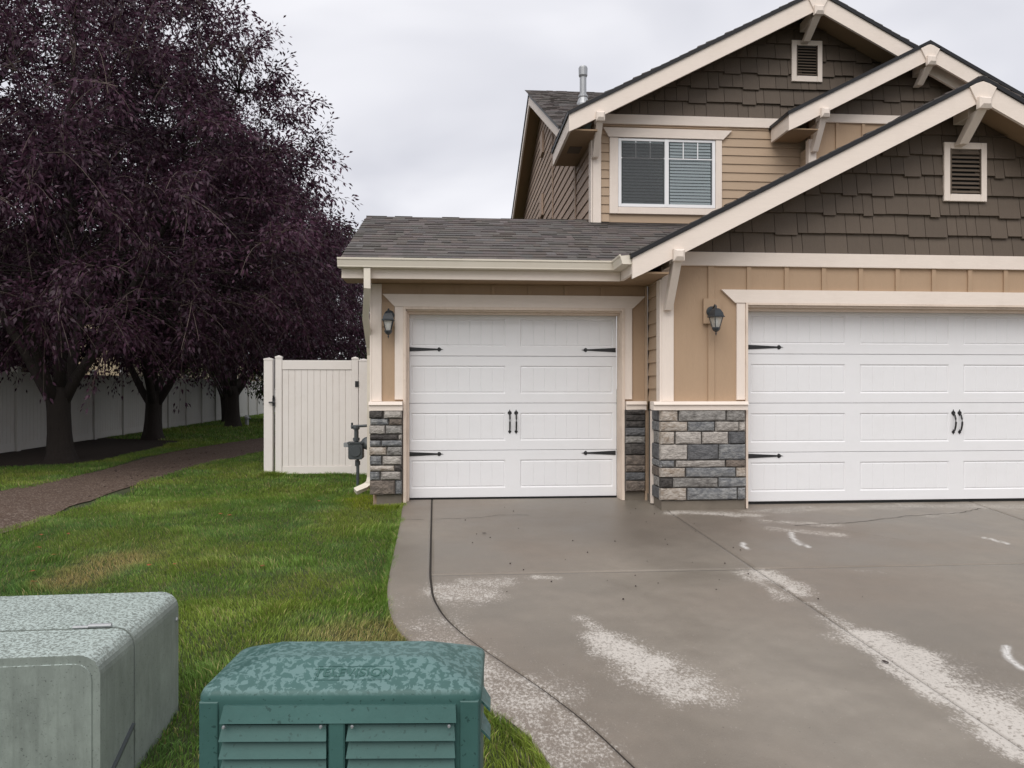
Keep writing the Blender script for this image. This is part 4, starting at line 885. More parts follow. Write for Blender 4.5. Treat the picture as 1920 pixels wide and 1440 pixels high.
# ---- garage doors
def garage_door(x0, x1, y, z0, z1, npan, label, hinge_l=True, hinge_r=True, cap=None, pw=None):
    root = P('garage_door', bx(x0, x1, y + .03, y + .05, z0, z1), 'white', label=label)
    hs = (z1 - z0) / 4; W = x1 - x0; pitch = W / npan; ml = .04
    for s in range(4):
        za, zb = z0 + s * hs + .002, z0 + (s + 1) * hs - .002; m = MB()
        def q(xa, xb, a, b_, ya=y, yb=None): m.add([(xa, ya, a), (xb, ya, a), (xb, ya if yb is None else yb, b_), (xa, ya if yb is None else yb, b_)], [(0, 1, 2, 3)])
        # rounded lips
        q(x0, x1, za, za + .004, y + .006, y); q(x0, x1, zb - .004, zb, y, y + .006)
        q(x0, x1, za - .0, za, y + .029, y + .006); q(x0, x1, zb, zb, y + .006, y + .029)
        pa, pb = za + hs * .20, zb - hs * .20
        q(x0, x1, za + .004, pa); q(x0, x1, pb, zb - .004)
        prev = x0
        for k in range(npan):
            ca = x0 + k * pitch + pitch * .07; cb = x0 + (k + 1) * pitch - pitch * .07
            if k == 0: ca = x0 + .045
            if k == npan - 1: cb = x1 - .045
            q(prev, ca, pa, pb); prev = cb
            b1 = .013; d = .011
            # bevel down into the panel field then raised planks
            m.add([(ca, y, pa), (cb, y, pa), (cb, y, pb), (ca, y, pb), (ca + b1, y + d, pa + b1), (cb - b1, y + d, pa + b1), (cb - b1, y + d, pb - b1), (ca + b1, y + d, pb - b1)], [(0, 1, 5, 4), (1, 2, 6, 5), (2, 3, 7, 6), (3, 0, 4, 7)])
            e = .012; xa, xb = ca + b1, cb - b1; a, b_ = pa + b1, pb - b1
            m.add([(xa, y + d, a), (xb, y + d, a), (xb, y + d, b_), (xa, y + d, b_), (xa + e, y + d - .006, a + e), (xb - e, y + d - .006, a + e), (xb - e, y + d - .006, b_ - e), (xa + e, y + d - .006, b_ - e)], [(0, 1, 5, 4), (1, 2, 6, 5), (2, 3, 7, 6), (3, 0, 4, 7)])
            xa += e; xb -= e; a += e; b_ -= e; nb = 8; pw_ = (xb - xa) / nb; yy = y + d - .006
            for j in range(nb):
                l, r = xa + j * pw_, xa + (j + 1) * pw_; gl = .004
                q(l + (gl if j else 0), r - (gl if j < nb - 1 else 0), a, b_, yy)
                if j < nb - 1: m.add([(r - gl, yy, a), (r, yy + .004, a), (r, yy + .004, b_), (r - gl, yy, b_), (r + gl, yy, a), (r + gl, yy, b_)], [(0, 1, 2, 3), (1, 4, 5, 2)])
        q(prev, x1, pa, pb)
        m.build('door_section', 'white', root, fixn=False)
    def hinge(xe, z, sg):
        L_ = .40; o = y - .007
        pts = [(xe, z - .026), (xe + sg * (L_ - .055), z - .009), (xe + sg * (L_ - .052), z - .018), (xe + sg * (L_ - .038), z - .026), (xe + sg * (L_ - .02), z - .016), (xe + sg * (L_ - .012), z - .005), (xe + sg * (L_ + .015), z), (xe + sg * (L_ - .012), z + .005), (xe + sg * (L_ - .02), z + .016), (xe + sg * (L_ - .038), z + .026), (xe + sg * (L_ - .052), z + .018), (xe + sg * (L_ - .055), z + .009), (xe, z + .026)]
        m = MB().prism(pts, o, y - .0005); m.lathe((xe + sg * (L_ - .036), o - .006, z), [(.011, 0), (.009, -.003), (.0, -.004)][::-1], 10, 'y'); m.build('strap_hinge', 'black', root)
    for z in (z0 + hs * .93, z0 + hs * 3.14):
        if hinge_l: hinge(x0 + .012, z, 1)
        if hinge_r: hinge(x1 - .012, z, -1)
    xc_ = (x0 + x1) / 2
    for sg in (-1, 1):
        xh = xc_ + sg * .038; zc = z0 + hs * 1.60; m = MB()
        for zz, k in ((zc + .105, 1.), (zc - .115, .75)):
            m.prism([(xh - .0, zz - .035 * k), (xh + .01 * k, zz - .018 * k), (xh + .026 * k, zz), (xh + .018 * k, zz + .018 * k), (xh + .008 * k, zz + .024 * k), (xh, zz + .045 * k), (xh - .008 * k, zz + .024 * k), (xh - .018 * k, zz + .018 * k), (xh - .026 * k, zz), (xh - .01 * k, zz - .018 * k)], y - .006, y - .0005)
        m.tube([(xh, y - .004, zc + .10), (xh, y - .03, zc + .085), (xh, y - .045, zc + .04), (xh, y - .05, zc), (xh, y - .045, zc - .04), (xh, y - .03, zc - .09), (xh, y - .004, zc - .11)], [.008, .009, .010, .011, .010, .009, .008], 8)
        m.build('pull_handle', 'black', root)
    MB().box(x0, x1, y + .002, y + .028, z0 - .025, z0 - .003).build('bottom_seal', 'rubber', root)
    return root
dz0 = .012
garage_door(PX(763, DS), PX(1156, DS), DS, dz0, PZ(960, 580, DS), 2, 'white single garage door with black strap hinges')
xB0 = PX(1400, DB); xBc = PX(1793, DB); garage_door(xB0, 2 * xBc - xB0, DB, dz0, PZ(1600, 573, DB), 4, 'white double garage door cut by the photo edge')

# =================================================================== wall lanterns
def lantern(x, y, z, lab, turn=0):
    """z = eave of lamp cap; (x,y) = lamp axis"""
    t_ = thing('wall_lantern', (x, y, z - .2), lab, 'lamp', 'wall lanterns beside the garage doors'); yw = y + .13
    m = MB(); m.lathe((x, yw + .012, z + .07), [(.058, 0), (.058, -.012), (.045, -.022), (.0, -.024)][::-1], 18, 'y'); bk = m.build('back_plate', 'iron', t_)
    m = MB(); m.tube([(x, yw - .005, z + .06), (x, yw - .05, z + .105), (x, y + .035, z + .13), (x, y, z + .115), (x, y, z + .085)], .010, 8); m.build('arm', 'iron', t_, smooth=True)
    r45 = math.pi / 4 + turn
    m = MB(); m.lathe((x, y, z), [(.094, -.004), (.094, .004), (.082, .012), (.076, .04), (.052, .075), (.03, .09), (.0, .092)], 4, rot=r45); m.lathe((x, y, z + .088), [(.016, 0), (.008, .012), (.011, .022), (.006, .034), (.0, .045)], 8); m.build('cap', 'iron', t_)
    m = MB(); tr_, br_ = .072, .036; h = .125
    for k in range(4):
        a = r45 + k * math.pi / 2; m.tube([(x + tr_ * math.cos(a), y + tr_ * math.sin(a), z - .004), (x + br_ * math.cos(a), y + br_ * math.sin(a), z - h)], .005, 5)
    m.lathe((x, y, z - h), [(.045, .012), (.045, .0), (.034, -.022), (.016, -.034), (.006, -.04), (.006, -.05), (.011, -.056), (.005, -.066), (.0, -.085)], 8, rot=r45); m.build('cage', 'iron', t_)
    m = MB()
    m.lathe((x, y, z), [(.066, -.006), (.032, -h + .008)], 4, rot=r45); m.build('lamp_glass', 'lampglass', t_, fixn=True)
    m = MB(); m.lathe((x, y, z - .1), [(.012, 0), (.014, .02), (.024, .045), (.022, .065), (.0, .085)], 10); m.build('bulb', 'bulb', t_, smooth=True)
lz = PZ(728, 600.5, 8.44); lantern(PX(728, 8.44), 8.44, lz, 'small black lantern on the narrow tan strip left of the single garage door')
lz = PZ(1342, 594, 7.83); lantern(PX(1342.5, 7.83), 7.83, lz, 'small black lantern on a square block left of the double garage door', .3)

# =================================================================== vinyl gate
YG = 11.7
gate = thing('gate', (PX(590, YG), YG, -.06), 'white vinyl gate with black latch and upright boards between two posts', 'gate')
zg0 = -.07
def post(u0, u1, vt, y0=YG, dy=.127, parent=gate, mat='vinyl', name='gate_post'):
    x0, x1 = PX(u0, y0), PX(u1, y0); zt = PZ((u0 + u1) / 2, vt, y0); m = MB(); m.bbox(x0, x1, y0, y0 + dy, zg0 - .1, zt - .045, .004)
    xc_, yc_ = (x0 + x1) / 2, y0 + dy / 2; hx, hy = (x1 - x0) / 2 + .004, dy / 2 + .004
    m.hexa([(xc_ - hx, yc_ - hy, zt - .044), (xc_ + hx, yc_ - hy, zt - .044), (xc_ + hx, yc_ + hy, zt - .044), (xc_ - hx, yc_ + hy, zt - .044), (xc_ - hx, yc_ - hy, zt - .02), (xc_ + hx, yc_ - hy, zt - .02), (xc_ + hx, yc_ + hy, zt - .02), (xc_ - hx, yc_ + hy, zt - .02)])
    m.add([(xc_ - hx, yc_ - hy, zt - .0199), (xc_ + hx, yc_ - hy, zt - .0199), (xc_ + hx, yc_ + hy, zt - .0199), (xc_ - hx, yc_ + hy, zt - .0199), (xc_, yc_, zt)], [(0, 1, 4), (1, 2, 4), (2, 3, 4), (3, 0, 4)])
    return m.build(name, mat, parent)
post(494.5, 511, 670); post(672.5, 689.5, 672)
post(516, 528.5, 666, YG, .06, name='gate_stile'); post(659.5, 671.5, 668.5, YG, .06, name='gate_stile')
xa, xb_ = PX(528.8, YG), PX(659.3, YG); zt1 = PZ(590, 675.5, YG); zt0 = PZ(590, 693, YG); zb1_ = PZ(590, 874, YG); zb0_ = PZ(590, 888.5, YG)
MB().bbox(xa, xb_, YG + .006, YG + .05, zt0, zt1).build('top_rail', 'vinyl', gate); MB().bbox(xa, xb_, YG + .006, YG + .05, zb0_, zb1_).build('bottom_rail', 'vinyl', gate)
nb = 11; bw = (xb_ - xa) / nb
for i in range(nb): MB().bbox(xa + i * bw + .001, xa + (i + 1) * bw - .001, YG + .018, YG + .04, zb1_ + .001, zt0 - .001, .004).build('board', 'vinyl', gate)
m = MB(); x = PX(513.5, YG); z = PZ(513, 754, YG); m.box(x - .018, x + .018, YG - .02, YG - .002, z - .06, z + .07); m.tube([(x - .07, YG - .03, z - .005), (x + .02, YG - .03, z)], .012, 8); m.lathe((x, YG - .03, z + .07), [(.012, 0), (.014, .02), (.0, .04)], 8); m.build('latch', 'black', gate)
for v in (720, 868): x = PX(669, YG); z = PZ(669, v, YG); MB().box(x - .025, x + .03, YG - .012, YG - .0005, z - .045, z + .045).build('hinge', 'black', gate)
fp = thing('side_fence', (PX(693, YG), YG + .05, -.06), 'narrow white vinyl fence panel between the gate post and house wall', 'fence')
MB().bbox(PX(690, YG), XL - .003, YG + .03, YG + .07, zg0, PZ(693, 681, YG)).build('panel', 'vinyl', fp)

# =================================================================== gas meter + electric meter
mx, my = PX(668, 10.0), 10.0; gmr = thing('gas_meter', (mx, my, -.08), 'grey gas meter with round regulator on a riser pipe at the house corner', 'gas meter')
zc = PZ(668, 845, my)
def rbox(x0, x1, y0, y1, z0, z1, r=.025, n=4):
    prof = []
    for (cx, cz, a0) in ((x1 - r, z1 - r, 0), (x0 + r, z1 - r, 90), (x0 + r, z0 + r, 180), (x1 - r, z0 + r, 270)):
        for k in range(n + 1): a = math.radians(a0 + 90 * k / n); prof.append((cx + r * math.cos(a), cz + r * math.sin(a)))
    c = ((x0 + x1) / 2, (z0 + z1) / 2); ins = lambda p, k: (c[0] + (p[0] - c[0]) * k, c[1] + (p[1] - c[1]) * k)
    return MB().loft([[(ins(p, .93)[0], y0, ins(p, .93)[1]) for p in prof], [(p[0], y0 + .012, p[1]) for p in prof], [(p[0], y1, p[1]) for p in prof]])
rbox(mx - .095, mx + .095, my - .09, my + .08, zc - .11, zc + .10, .03).build('meter_body', 'meter', gmr)
m = MB(); m.box(mx - .105, mx + .105, my - .1, my + .085, zc + .101, zc + .118); m.lathe((mx, my - .092, zc + .0), [(.0, -.012), (.07, -.012), (.075, .0)], 20, 'y'); m.build('meter_cover', 'meter', gmr)
m = MB(); m.tube([(mx + .0, my, zc + .118), (mx, my, zc + .30)], .028, 10); m.lathe((mx, my, zc + .13), [(.045, 0), (.045, .04)], 8); m.lathe((mx, my, zc + .28), [(.04, 0), (.045, .02), (.04, .05)], 8); m.tube([(mx - .07, my, zc + .32), (mx + .26, my, zc + .335)], .018, 8); m.tube([(mx - .055, my, zc + .29), (mx - .055, my, zc + .37)], .014, 6); m.build('riser_pipe', 'meter', gmr)
m = MB(); m.lathe((mx + .15, my - .03, zc + .10), [(.0, -.05), (.05, -.045), (.085, -.02), (.085, .01), (.05, .04), (.0, .05)], 18, 'y'); m.tube([(mx + .1, my, zc + .06), (mx + .22, my, zc + .04)], .022, 8); m.build('regulator', 'meter', gmr, smooth=True)
m = MB(); m.tube([(mx + .02, my, zc - .11), (mx + .02, my, -.15)], .021, 8); m.lathe((mx + .02, my, zc - .19), [(.032, 0), (.032, .05)], 8); m.build('lower_pipe', 'meter', gmr)
rbox(mx - .16, mx - .096, my - .05, my + .02, zc + .05, zc + .11, .01).build('dial_unit', 'galv', gmr)
em = thing('electric_meter', (XL - .08, 10.6, 1.2), 'pale electric meter box with glass dome on the side wall above the gas meter', 'meter box')
ez = PZ(690, 718, 10.6); rbox(XL - .085, XL - .0225, 10.5, 10.75, ez - .09, ez + .09, .015).build('box', 'vinyl_old', em); MB().lathe((XL - .085, 10.62, ez), [(.07, 0), (.07, -.03), (.05, -.055), (.0, -.06)], 16, 'x').build('dome', 'lampglass', em)

# =================================================================== long fence by the path
FX = -9.3
fence = thing('fence', (FX, 25, -.08), 'long white vinyl privacy fence behind the row of trees', 'fence')
yp = 16.7 - 1.83 * 4; ys_f = [yp + 1.83 * i for i in range(20)]
hF = 1.72
pmesh = None; pnm = None
for i, y in enumerate(ys_f):
    x = FX - .028 * (y - 16.7); z = float(lawn_z(x, y))
    if pmesh is None:
        m = MB(); m.box(-.065, .065, -.065, .065, -.1, hF + .06); m.box(-.075, .075, -.075, .075, hF + .061, hF + .09); m.add([(-.075, -.075, hF + .0901), (.075, -.075, hF + .0901), (.075, .075, hF + .0901), (-.075, .075, hF + .0901), (0, 0, hF + .125)], [(0, 1, 4), (1, 2, 4), (2, 3, 4), (3, 0, 4)])
        o = m.build('fence_post', 'vinyl_old', fence); pmesh = o.data
    else: o = link('fence_post', pmesh, None, fence)
    o.location = (x, y, z); o.matrix_parent_inverse = Matrix.Translation(-Vector(fence.location))
    if i < len(ys_f) - 1:
        if pnm is None:
            m = MB(); a, b_ = .067, 1.83 - .067
            m.box(-.022, .022, a, b_, hF - .17, hF - .01); m.box(-.022, .022, a, b_, .03, .20)
            nb = 11; bw = (b_ - a) / nb
            for k in range(nb): m.box(-.012, .012, a + k * bw + .004, a + (k + 1) * bw - .004, .19, hF - .16)
            m.box(-.007, .007, a, b_, .2, hF - .17); o2 = m.build('fence_panel', 'vinyl_old', fence); pnm = o2.data
        else: o2 = link('fence_panel', pnm, None, fence)
        o2.location = (x, y, z); o2.rotation_euler = (0, 0, math.atan(.028)); o2.matrix_parent_inverse = Matrix.Translation(-Vector(fence.location))

# =================================================================== trees
def leafmat(name, c1, c2, tl=.25):
    m = bpy.data.materials.new(name); m.use_nodes = True; t = m.node_tree; b = t.nodes['Principled BSDF']
    a = N(t, 'ShaderNodeAttribute', attribute_name='Col'); sp = N(t, 'ShaderNodeSeparateColor'); t.links.new(a.outputs['Color'], sp.inputs[0])
    c = mixc(t, sp.outputs[0], c1, c2); t.links.new(c, b.inputs['Base Color']); b.inputs['Roughness'].default_value = .45; b.inputs['Specular IOR Level'].default_value = .28
    tr = N(t, 'ShaderNodeBsdfTranslucent'); t.links.new(c, tr.inputs[0]); ms = N(t, 'ShaderNodeMixShader'); ms.inputs[0].default_value = tl
    t.links.new(b.outputs[0], ms.inputs[1]); t.links.new(tr.outputs[0], ms.inputs[2]); t.links.new(ms.outputs[0], t.nodes['Material Output'].inputs[0]); M[name] = m; return m
leafmat('plum purple leaf', (.018, .007, .014), (.100, .042, .074)); leafmat('dark green leaf', (.012, .022, .010), (.04, .06, .022)); leafmat('mid green leaf', (.03, .06, .012), (.08, .13, .03))
def tube_np(P0, P1, P2, r0, r1, n=4, seg=4):
    """many quadratic curved tubes at once"""
    m = len(P0); ts = np.linspace(0, 1, seg + 1)[:, None, None]
    C_ = (1 - ts) ** 2 * P0 + 2 * (1 - ts) * ts * P1 + ts ** 2 * P2; T = np.gradient(C_, axis=0); T /= np.linalg.norm(T, axis=2, keepdims=True) + 1e-9
    up = np.array([.31, .22, .92]); A_ = np.cross(T, up); A_ /= np.linalg.norm(A_, axis=2, keepdims=True) + 1e-9; B_ = np.cross(T, A_)
    rr_ = (r0[None, :, None] * (1 - ts) + r1[None, :, None] * ts); an = np.arange(n) * 2 * np.pi / n
    V = C_[:, :, None, :] + rr_[:, :, None, :] * (A_[:, :, None, :] * np.cos(an)[None, None, :, None] + B_[:, :, None, :] * np.sin(an)[None, None, :, None])   # seg+1,m,n,3
    V = V.transpose(1, 0, 2, 3).reshape(-1, 3); F = []
    k = np.arange(m)[:, None, None] * (seg + 1) * n; s = np.arange(seg)[None, :, None] * n; i = np.arange(n)[None, None, :]; j = (i + 1) % n
    F = np.stack([k + s + i, k + s + j, k + s + n + j, k + s + n + i], -1).reshape(-1, 4)
    return V, F
def leaves_np(pos, dirs, size, aspect=.42):
    n = len(pos); L_ = size * rng.uniform(.7, 1.25, n)[:, None]; d = dirs / (np.linalg.norm(dirs, axis=1, keepdims=True) + 1e-9)
    rnd_ = rng.normal(size=(n, 3)); s = np.cross(d, rnd_); s /= np.linalg.norm(s, axis=1, keepdims=True) + 1e-9; nn_ = np.cross(d, s); w_ = L_ * aspect * .5
    sag = np.array([0, 0, -1.]) * L_ * .18
    a = pos; m1 = pos + d * L_ * .45; tip = pos + d * L_ + sag; V = np.stack([a, m1 + s * w_ + nn_ * w_ * .35, tip, m1 - s * w_ + nn_ * w_ * .35], 1).reshape(-1, 3)
    k = np.arange(n)[:, None] * 4; F = (k + np.array([[0, 1, 2, 3]])).reshape(-1, 4)
    return V, F
def prof_r(t):   # crown radius profile over height fraction
    return np.interp(t, [0, .06, .22, .45, .60, .72, .86, 1.], [.70, .90, 1., .90, .75, .58, .36, .08])
def make_tree(name, base, hb, ht, R, label, leaf, ncl=260, twigs=4, lpt=34, lsize=.085, tr=.2, fork=1.9, cat='tree', squash=1., seed=1, group='purple leaved trees along the fence', ltw=None, sq2=1.):
    global rng
    rng = np.random.default_rng(seed); rs_ = random.Random(seed)
    t_ = thing(name, base, label, cat, group); bx0, by0, bz0 = base
    m = MB(); lean = rs_.uniform(-.1, .1)
    prof = [(0, 1.9), (.10, 1.5), (.3, 1.18), (.6, 1.04), (fork * .75, 1.0), (fork * .92, 1.04), (fork, .98), (fork + .10, .72), (fork + .16, .3)]
    rings = []
    for h, k in prof:
        ring = []
        for i in range(14):
            a = 2 * math.pi * i / 14; r = tr * k * (1 + .10 * math.sin(3 * a + seed + h) + (.12 * math.sin(5 * a) if h < .2 else .03)); ring.append((bx0 + lean * h + r * math.cos(a), by0 + r * math.sin(a), bz0 + h - .06))
        rings.append(ring)
    m.loft(rings)
    fx, fy, fz = bx0 + lean * fork, by0, bz0 + fork - .42
    limbs = []
    nl = 4
    for i in range(nl + 1):
        if i == nl: tgt = Vector((bx0 + .3, by0, bz0 + ht * .86)); c1 = Vector((bx0 + .1, by0, bz0 + ht * .5)); r = tr * .62
        else:
            a = 2 * math.pi * i / nl + rs_.uniform(-.3, .3); q = rs_.uniform(.55, .8); tgt = Vector((bx0 + R * q * math.cos(a), by0 + R * q * math.sin(a), bz0 + ht * rs_.uniform(.42, .78))); c1 = Vector((bx0 + R * .26 * math.cos(a), by0 + R * .26 * math.sin(a), bz0 + fork + ht * .17)); r = tr * rs_.uniform(.46, .64)
        p0 = Vector((fx, fy, fz)); pts = []
        for k in range(9): u = k / 8; p = p0 * (1 - u) ** 2 + c1 * 2 * u * (1 - u) + tgt * u * u; pts.append(p + Vector((rs_.uniform(-1, 1), rs_.uniform(-1, 1), rs_.uniform(-1, 1))) * .05 * (1 if k else 0))
        m.tube(pts, [r * (1 - .86 * k / 8) for k in range(9)], 9); limbs += pts[3:]
        if i < nl:
            for q_ in (3, 5, 6):
                for w__ in range(2):
                    b0 = pts[q_]; e = b0 + Vector((rs_.uniform(-1, 1), rs_.uniform(-1, 1), rs_.uniform(.2, 1.2))) * R * .34; mm_ = (b0 + e) / 2 + Vector((0, 0, .25)); pp = [b0 * (1 - t2) ** 2 + mm_ * 2 * t2 * (1 - t2) + e * t2 * t2 for t2 in (0, .25, .5, .75, 1)]; rq = r * (1 - .86 * q_ / 8) * .6; m.tube(pp, [rq * (1 - .8 * t2) for t2 in (0, .25, .5, .75, 1)], 6); limbs += pp[1:]
    trunk = m.build('trunk', 'bark', t_, smooth=True)
    LB = np.array([tuple(p) for p in limbs])
    # cluster centres in the crown volume, biased outward
    n = ncl; tt = rng.random(n * 3); h = hb + (ht - hb) * tt; rad = R * prof_r(tt) * (rng.random(n * 3) ** .38); ang = rng.uniform(0, 2 * np.pi, n * 3); keep = rng.random(n * 3) < (prof_r(tt) ** 1.2); 
    h, rad, ang = h[keep][:n], rad[keep][:n], ang[keep][:n]; n = len(h)
    wob = 1 + .13 * np.sin(3 * ang + seed) * np.sin(h * 1.3 + seed)
    Q = np.stack([bx0 + rad * wob * np.cos(ang) * squash, by0 + rad * wob * np.sin(ang) * sq2, bz0 + h], 1)
    dist = np.linalg.norm(Q[:, None, :] - LB[None], axis=2) + np.where(LB[None, :, 2] > Q[:, None, 2] + .3, 2., 0); near = LB[np.argmin(dist, 1)]
    mid_ = (near + Q) / 2 + rng.normal(0, .28, (n, 3)) + np.array([0, 0, .15]); V1, F1 = tube_np(near, mid_, Q, np.full(n, .013), np.full(n, .005), 4, 7)
    # twigs
    k = twigs; Q2 = np.repeat(Q, k, 0); outw = Q2 - np.array([bx0, by0, bz0 + ht * .42]); outw /= np.linalg.norm(outw, axis=1, keepdims=True)
    dr = outw * .75 + rng.normal(0, .62, Q2.shape) + np.array([0, 0, .18]); dr /= np.linalg.norm(dr, axis=1, keepdims=True); ln = rng.uniform(.45, 1.05, len(Q2))[:, None]
    low = (Q2[:, 2] < bz0 + hb + (ht - hb) * .45)[:, None]; droop = np.where(low, -.34, -.05) * ln
    T0 = Q2 - dr * .15; T2 = Q2 + dr * ln + np.array([0, 0, 1.]) * droop; T1 = Q2 + dr * ln * .5 + rng.normal(0, .06, Q2.shape) + np.array([0, 0, .06])
    V2, F2 = tube_np(T0, T1, T2, np.full(len(Q2), .0065), np.full(len(Q2), .0025), 3, 4)
    np_mesh('branches', V1, F1.ravel(), np.full(len(F1), 4), 'bark', t_, None, kind='stuff'); np_mesh('twigs', V2, F2.ravel(), np.full(len(F2), 4), 'twig', t_, None, kind='stuff')
    # leaves along twigs
    nl_ = lpt; ti = np.repeat(np.arange(len(Q2)), nl_); u = rng.random(len(ti))[:, None] ** .8
    pos = (1 - u) ** 2 * T0[ti] + 2 * (1 - u) * u * T1[ti] + u ** 2 * T2[ti]; tan = (T2 - T0)[ti]; tan /= np.linalg.norm(tan, axis=1, keepdims=True)
    side = rng.normal(0, 1, pos.shape); pos = pos + side * .07; ld = tan * .45 + side * .55 + np.array([0, 0, -.35]); V, F = leaves_np(pos, ld, lsize)
    nlv = len(pos); base_c = np.repeat(rng.random(len(Q)), k * nl_) * .65; colr = np.clip(base_c + rng.random(nlv) * .4 - .05, 0, 1); cc = np.repeat(colr, 4)[:, None].repeat(3, 1)
    np_mesh('crown', V, F.ravel(), np.full(len(F), 4), leaf, t_, cc, kind='stuff')
    return t_
T1p, T2p, T3p = (-7.3, 14.6, -.08), (-7.85, 20.2, -.08), (-7.65, 26.7, -.08)
make_tree('plum_tree', T1p, 2.2, 11.0, 4.9, 'nearest dark purple leaved tree, thick forked trunk in front of the fence, at far left', 'plum purple leaf', 760, 5, 50, .09, .19, 1.35, seed=3)
make_tree('plum_tree', T2p, 2.25, 10.0, 4.75, 'second purple leaved tree from the left, trunk splitting in a V by the path', 'plum purple leaf', 620, 5, 42, .098, .19, 1.25, seed=5)
make_tree('plum_tree', T3p, 2.45, 9.4, 4.9, 'farthest purple leaved tree, trunk near the end of the fence beside the small spigot', 'plum purple leaf', 520, 5, 36, .112, .21, 1.4, seed=9)
make_tree('green_tree', (-4.6, 33, -.1), .6, 8.2, 3.7, 'dark green tree seen between the purple crowns and the garage', 'dark green leaf', 320, 5, 26, .15, .2, 1.2, seed=12, group='green trees beyond the gate')
make_tree('green_tree', (-9.0, 30.5, -.1), 1.9, 5.6, 2.7, 'brighter green tree peeping out low beside the farthest purple tree trunk', 'mid green leaf', 130, 5, 26, .13, .14, 1.3, seed=14, group='green trees beyond the gate')
rng = np.random.default_rng(77)
# small spigot/light post by tree 3
sx, sy = GL(463, 798); sp_ = thing('garden_spigot', (sx, sy, -.08), 'short grey standpipe in the grass right of the farthest trunk', 'spigot')
MB().lathe((sx, sy, -.1), [(.07, 0), (.07, .25), (.09, .3), (.09, .36), (.05, .42), (.0, .43)], 12).build('standpipe', 'galv', sp_); MB().tube([(sx, sy, .22), (sx + .14, sy, .2)], .03, 8).build('spout', 'galv', sp_)

# =================================================================== neighbours beyond the fence
M['nb_tan'] = pm('neighbour olive beige siding', (.20, .18, .12), .7, .08, 3, .2, 20)
M['nb_light'] = pm('neighbour light beige siding', (.52, .43, .30), .7, .05, 3, .2, 20)
M['nb_roof'] = pm('neighbour dark roof', (.05, .045, .042), .9)
M['nb_red'] = pm('neighbour red brown roof', (.14, .05, .035), .9)
def neighbour(x0, x1, y0, y1, hw, mat, roofm, label, wins):
    r = thing('house', ((x0 + x1) / 2, (y0 + y1) / 2, -.1), label, 'house'); MB().box(x0, x1, y0, y1, -.2, hw).build('wall', mat, r)
    z = .2
    while z < hw - .15: MB().hexa([(x1, y0, z), (x1 + .022, y0, z), (x1 + .022, y1, z), (x1, y1, z), (x1, y0, z + .19), (x1 + .004, y0, z + .19), (x1 + .004, y1, z + .19), (x1, y1, z + .19)]).build('plank', mat, r, fixn=False); z += .2
    for y in (y0, y1): MB().box(x1 - .02, x1 + .05, y - .08, y + .08, -.1, hw).build('corner_trim', 'winwhite', r)
    xm = (x0 + x1) / 2; rh = (x1 - x0) * .22
    MB().prism([(x0 - .5, hw), (x1 + .5, hw), (xm, hw + rh)], y0 - .4, y1 + .4).build('roof', roofm, r); MB().box(x1 + .45, x1 + .5, y0 - .4, y1 + .4, hw - .15, hw - .001).build('fascia', 'winwhite', r)
    for (ya, yb, za, zb) in wins:
        fr = MB(); e = .12
        fr.box(x1 + .023, x1 + .06, ya - e, ya, za - e, zb + e); fr.box(x1 + .023, x1 + .06, yb, yb + e, za - e, zb + e); fr.box(x1 + .023, x1 + .059, ya, yb, za - e, za); fr.box(x1 + .023, x1 + .059, ya, yb, zb, zb + e); wdw = fr.build('window', 'shake', r)
        s = MB(); s.box(x1 + .026, x1 + .055, ya + .001, ya + .05, za + .001, zb - .001); s.box(x1 + .026, x1 + .055, yb - .05, yb - .001, za + .001, zb - .001); s.box(x1 + .026, x1 + .054, ya + .05, yb - .05, za + .001, za + .05); s.box(x1 + .026, x1 + .054, ya + .05, yb - .05, zb - .05, zb - .001); s.build('window_frame', 'winwhite', wdw)
        MB().box(x1 + .024, x1 + .03, ya + .05, yb - .05, za + .05, zb - .05).build('pane', 'glass', wdw); MB().box(x1 + .0225, x1 + .0235, ya, yb, za, zb).build('window_back', 'dark_in', wdw)
neighbour(-22, -12.6, 12, 25.5, 2.9, 'nb_tan', 'nb_roof', 'olive beige single storey house with dark framed windows behind the fence at far left', [(20.6, 21.9, 2.05, 2.6), (22.6, 23.9, 2.05, 2.6), (15, 17, 1.2, 2.5)])
neighbour(-22, -12.4, 29.0, 46, 5.4, 'nb_light', 'nb_roof', 'light beige lap sided house seen over the fence between the trunks', [(33, 34.5, 3.2, 4.4)])
neighbour(-21, -12.6, 49, 62, 2.3, 'nb_light', 'nb_red', 'far low house with red brown roof at the end of the fence', [(52, 53.5, 1.2, 2.0)])

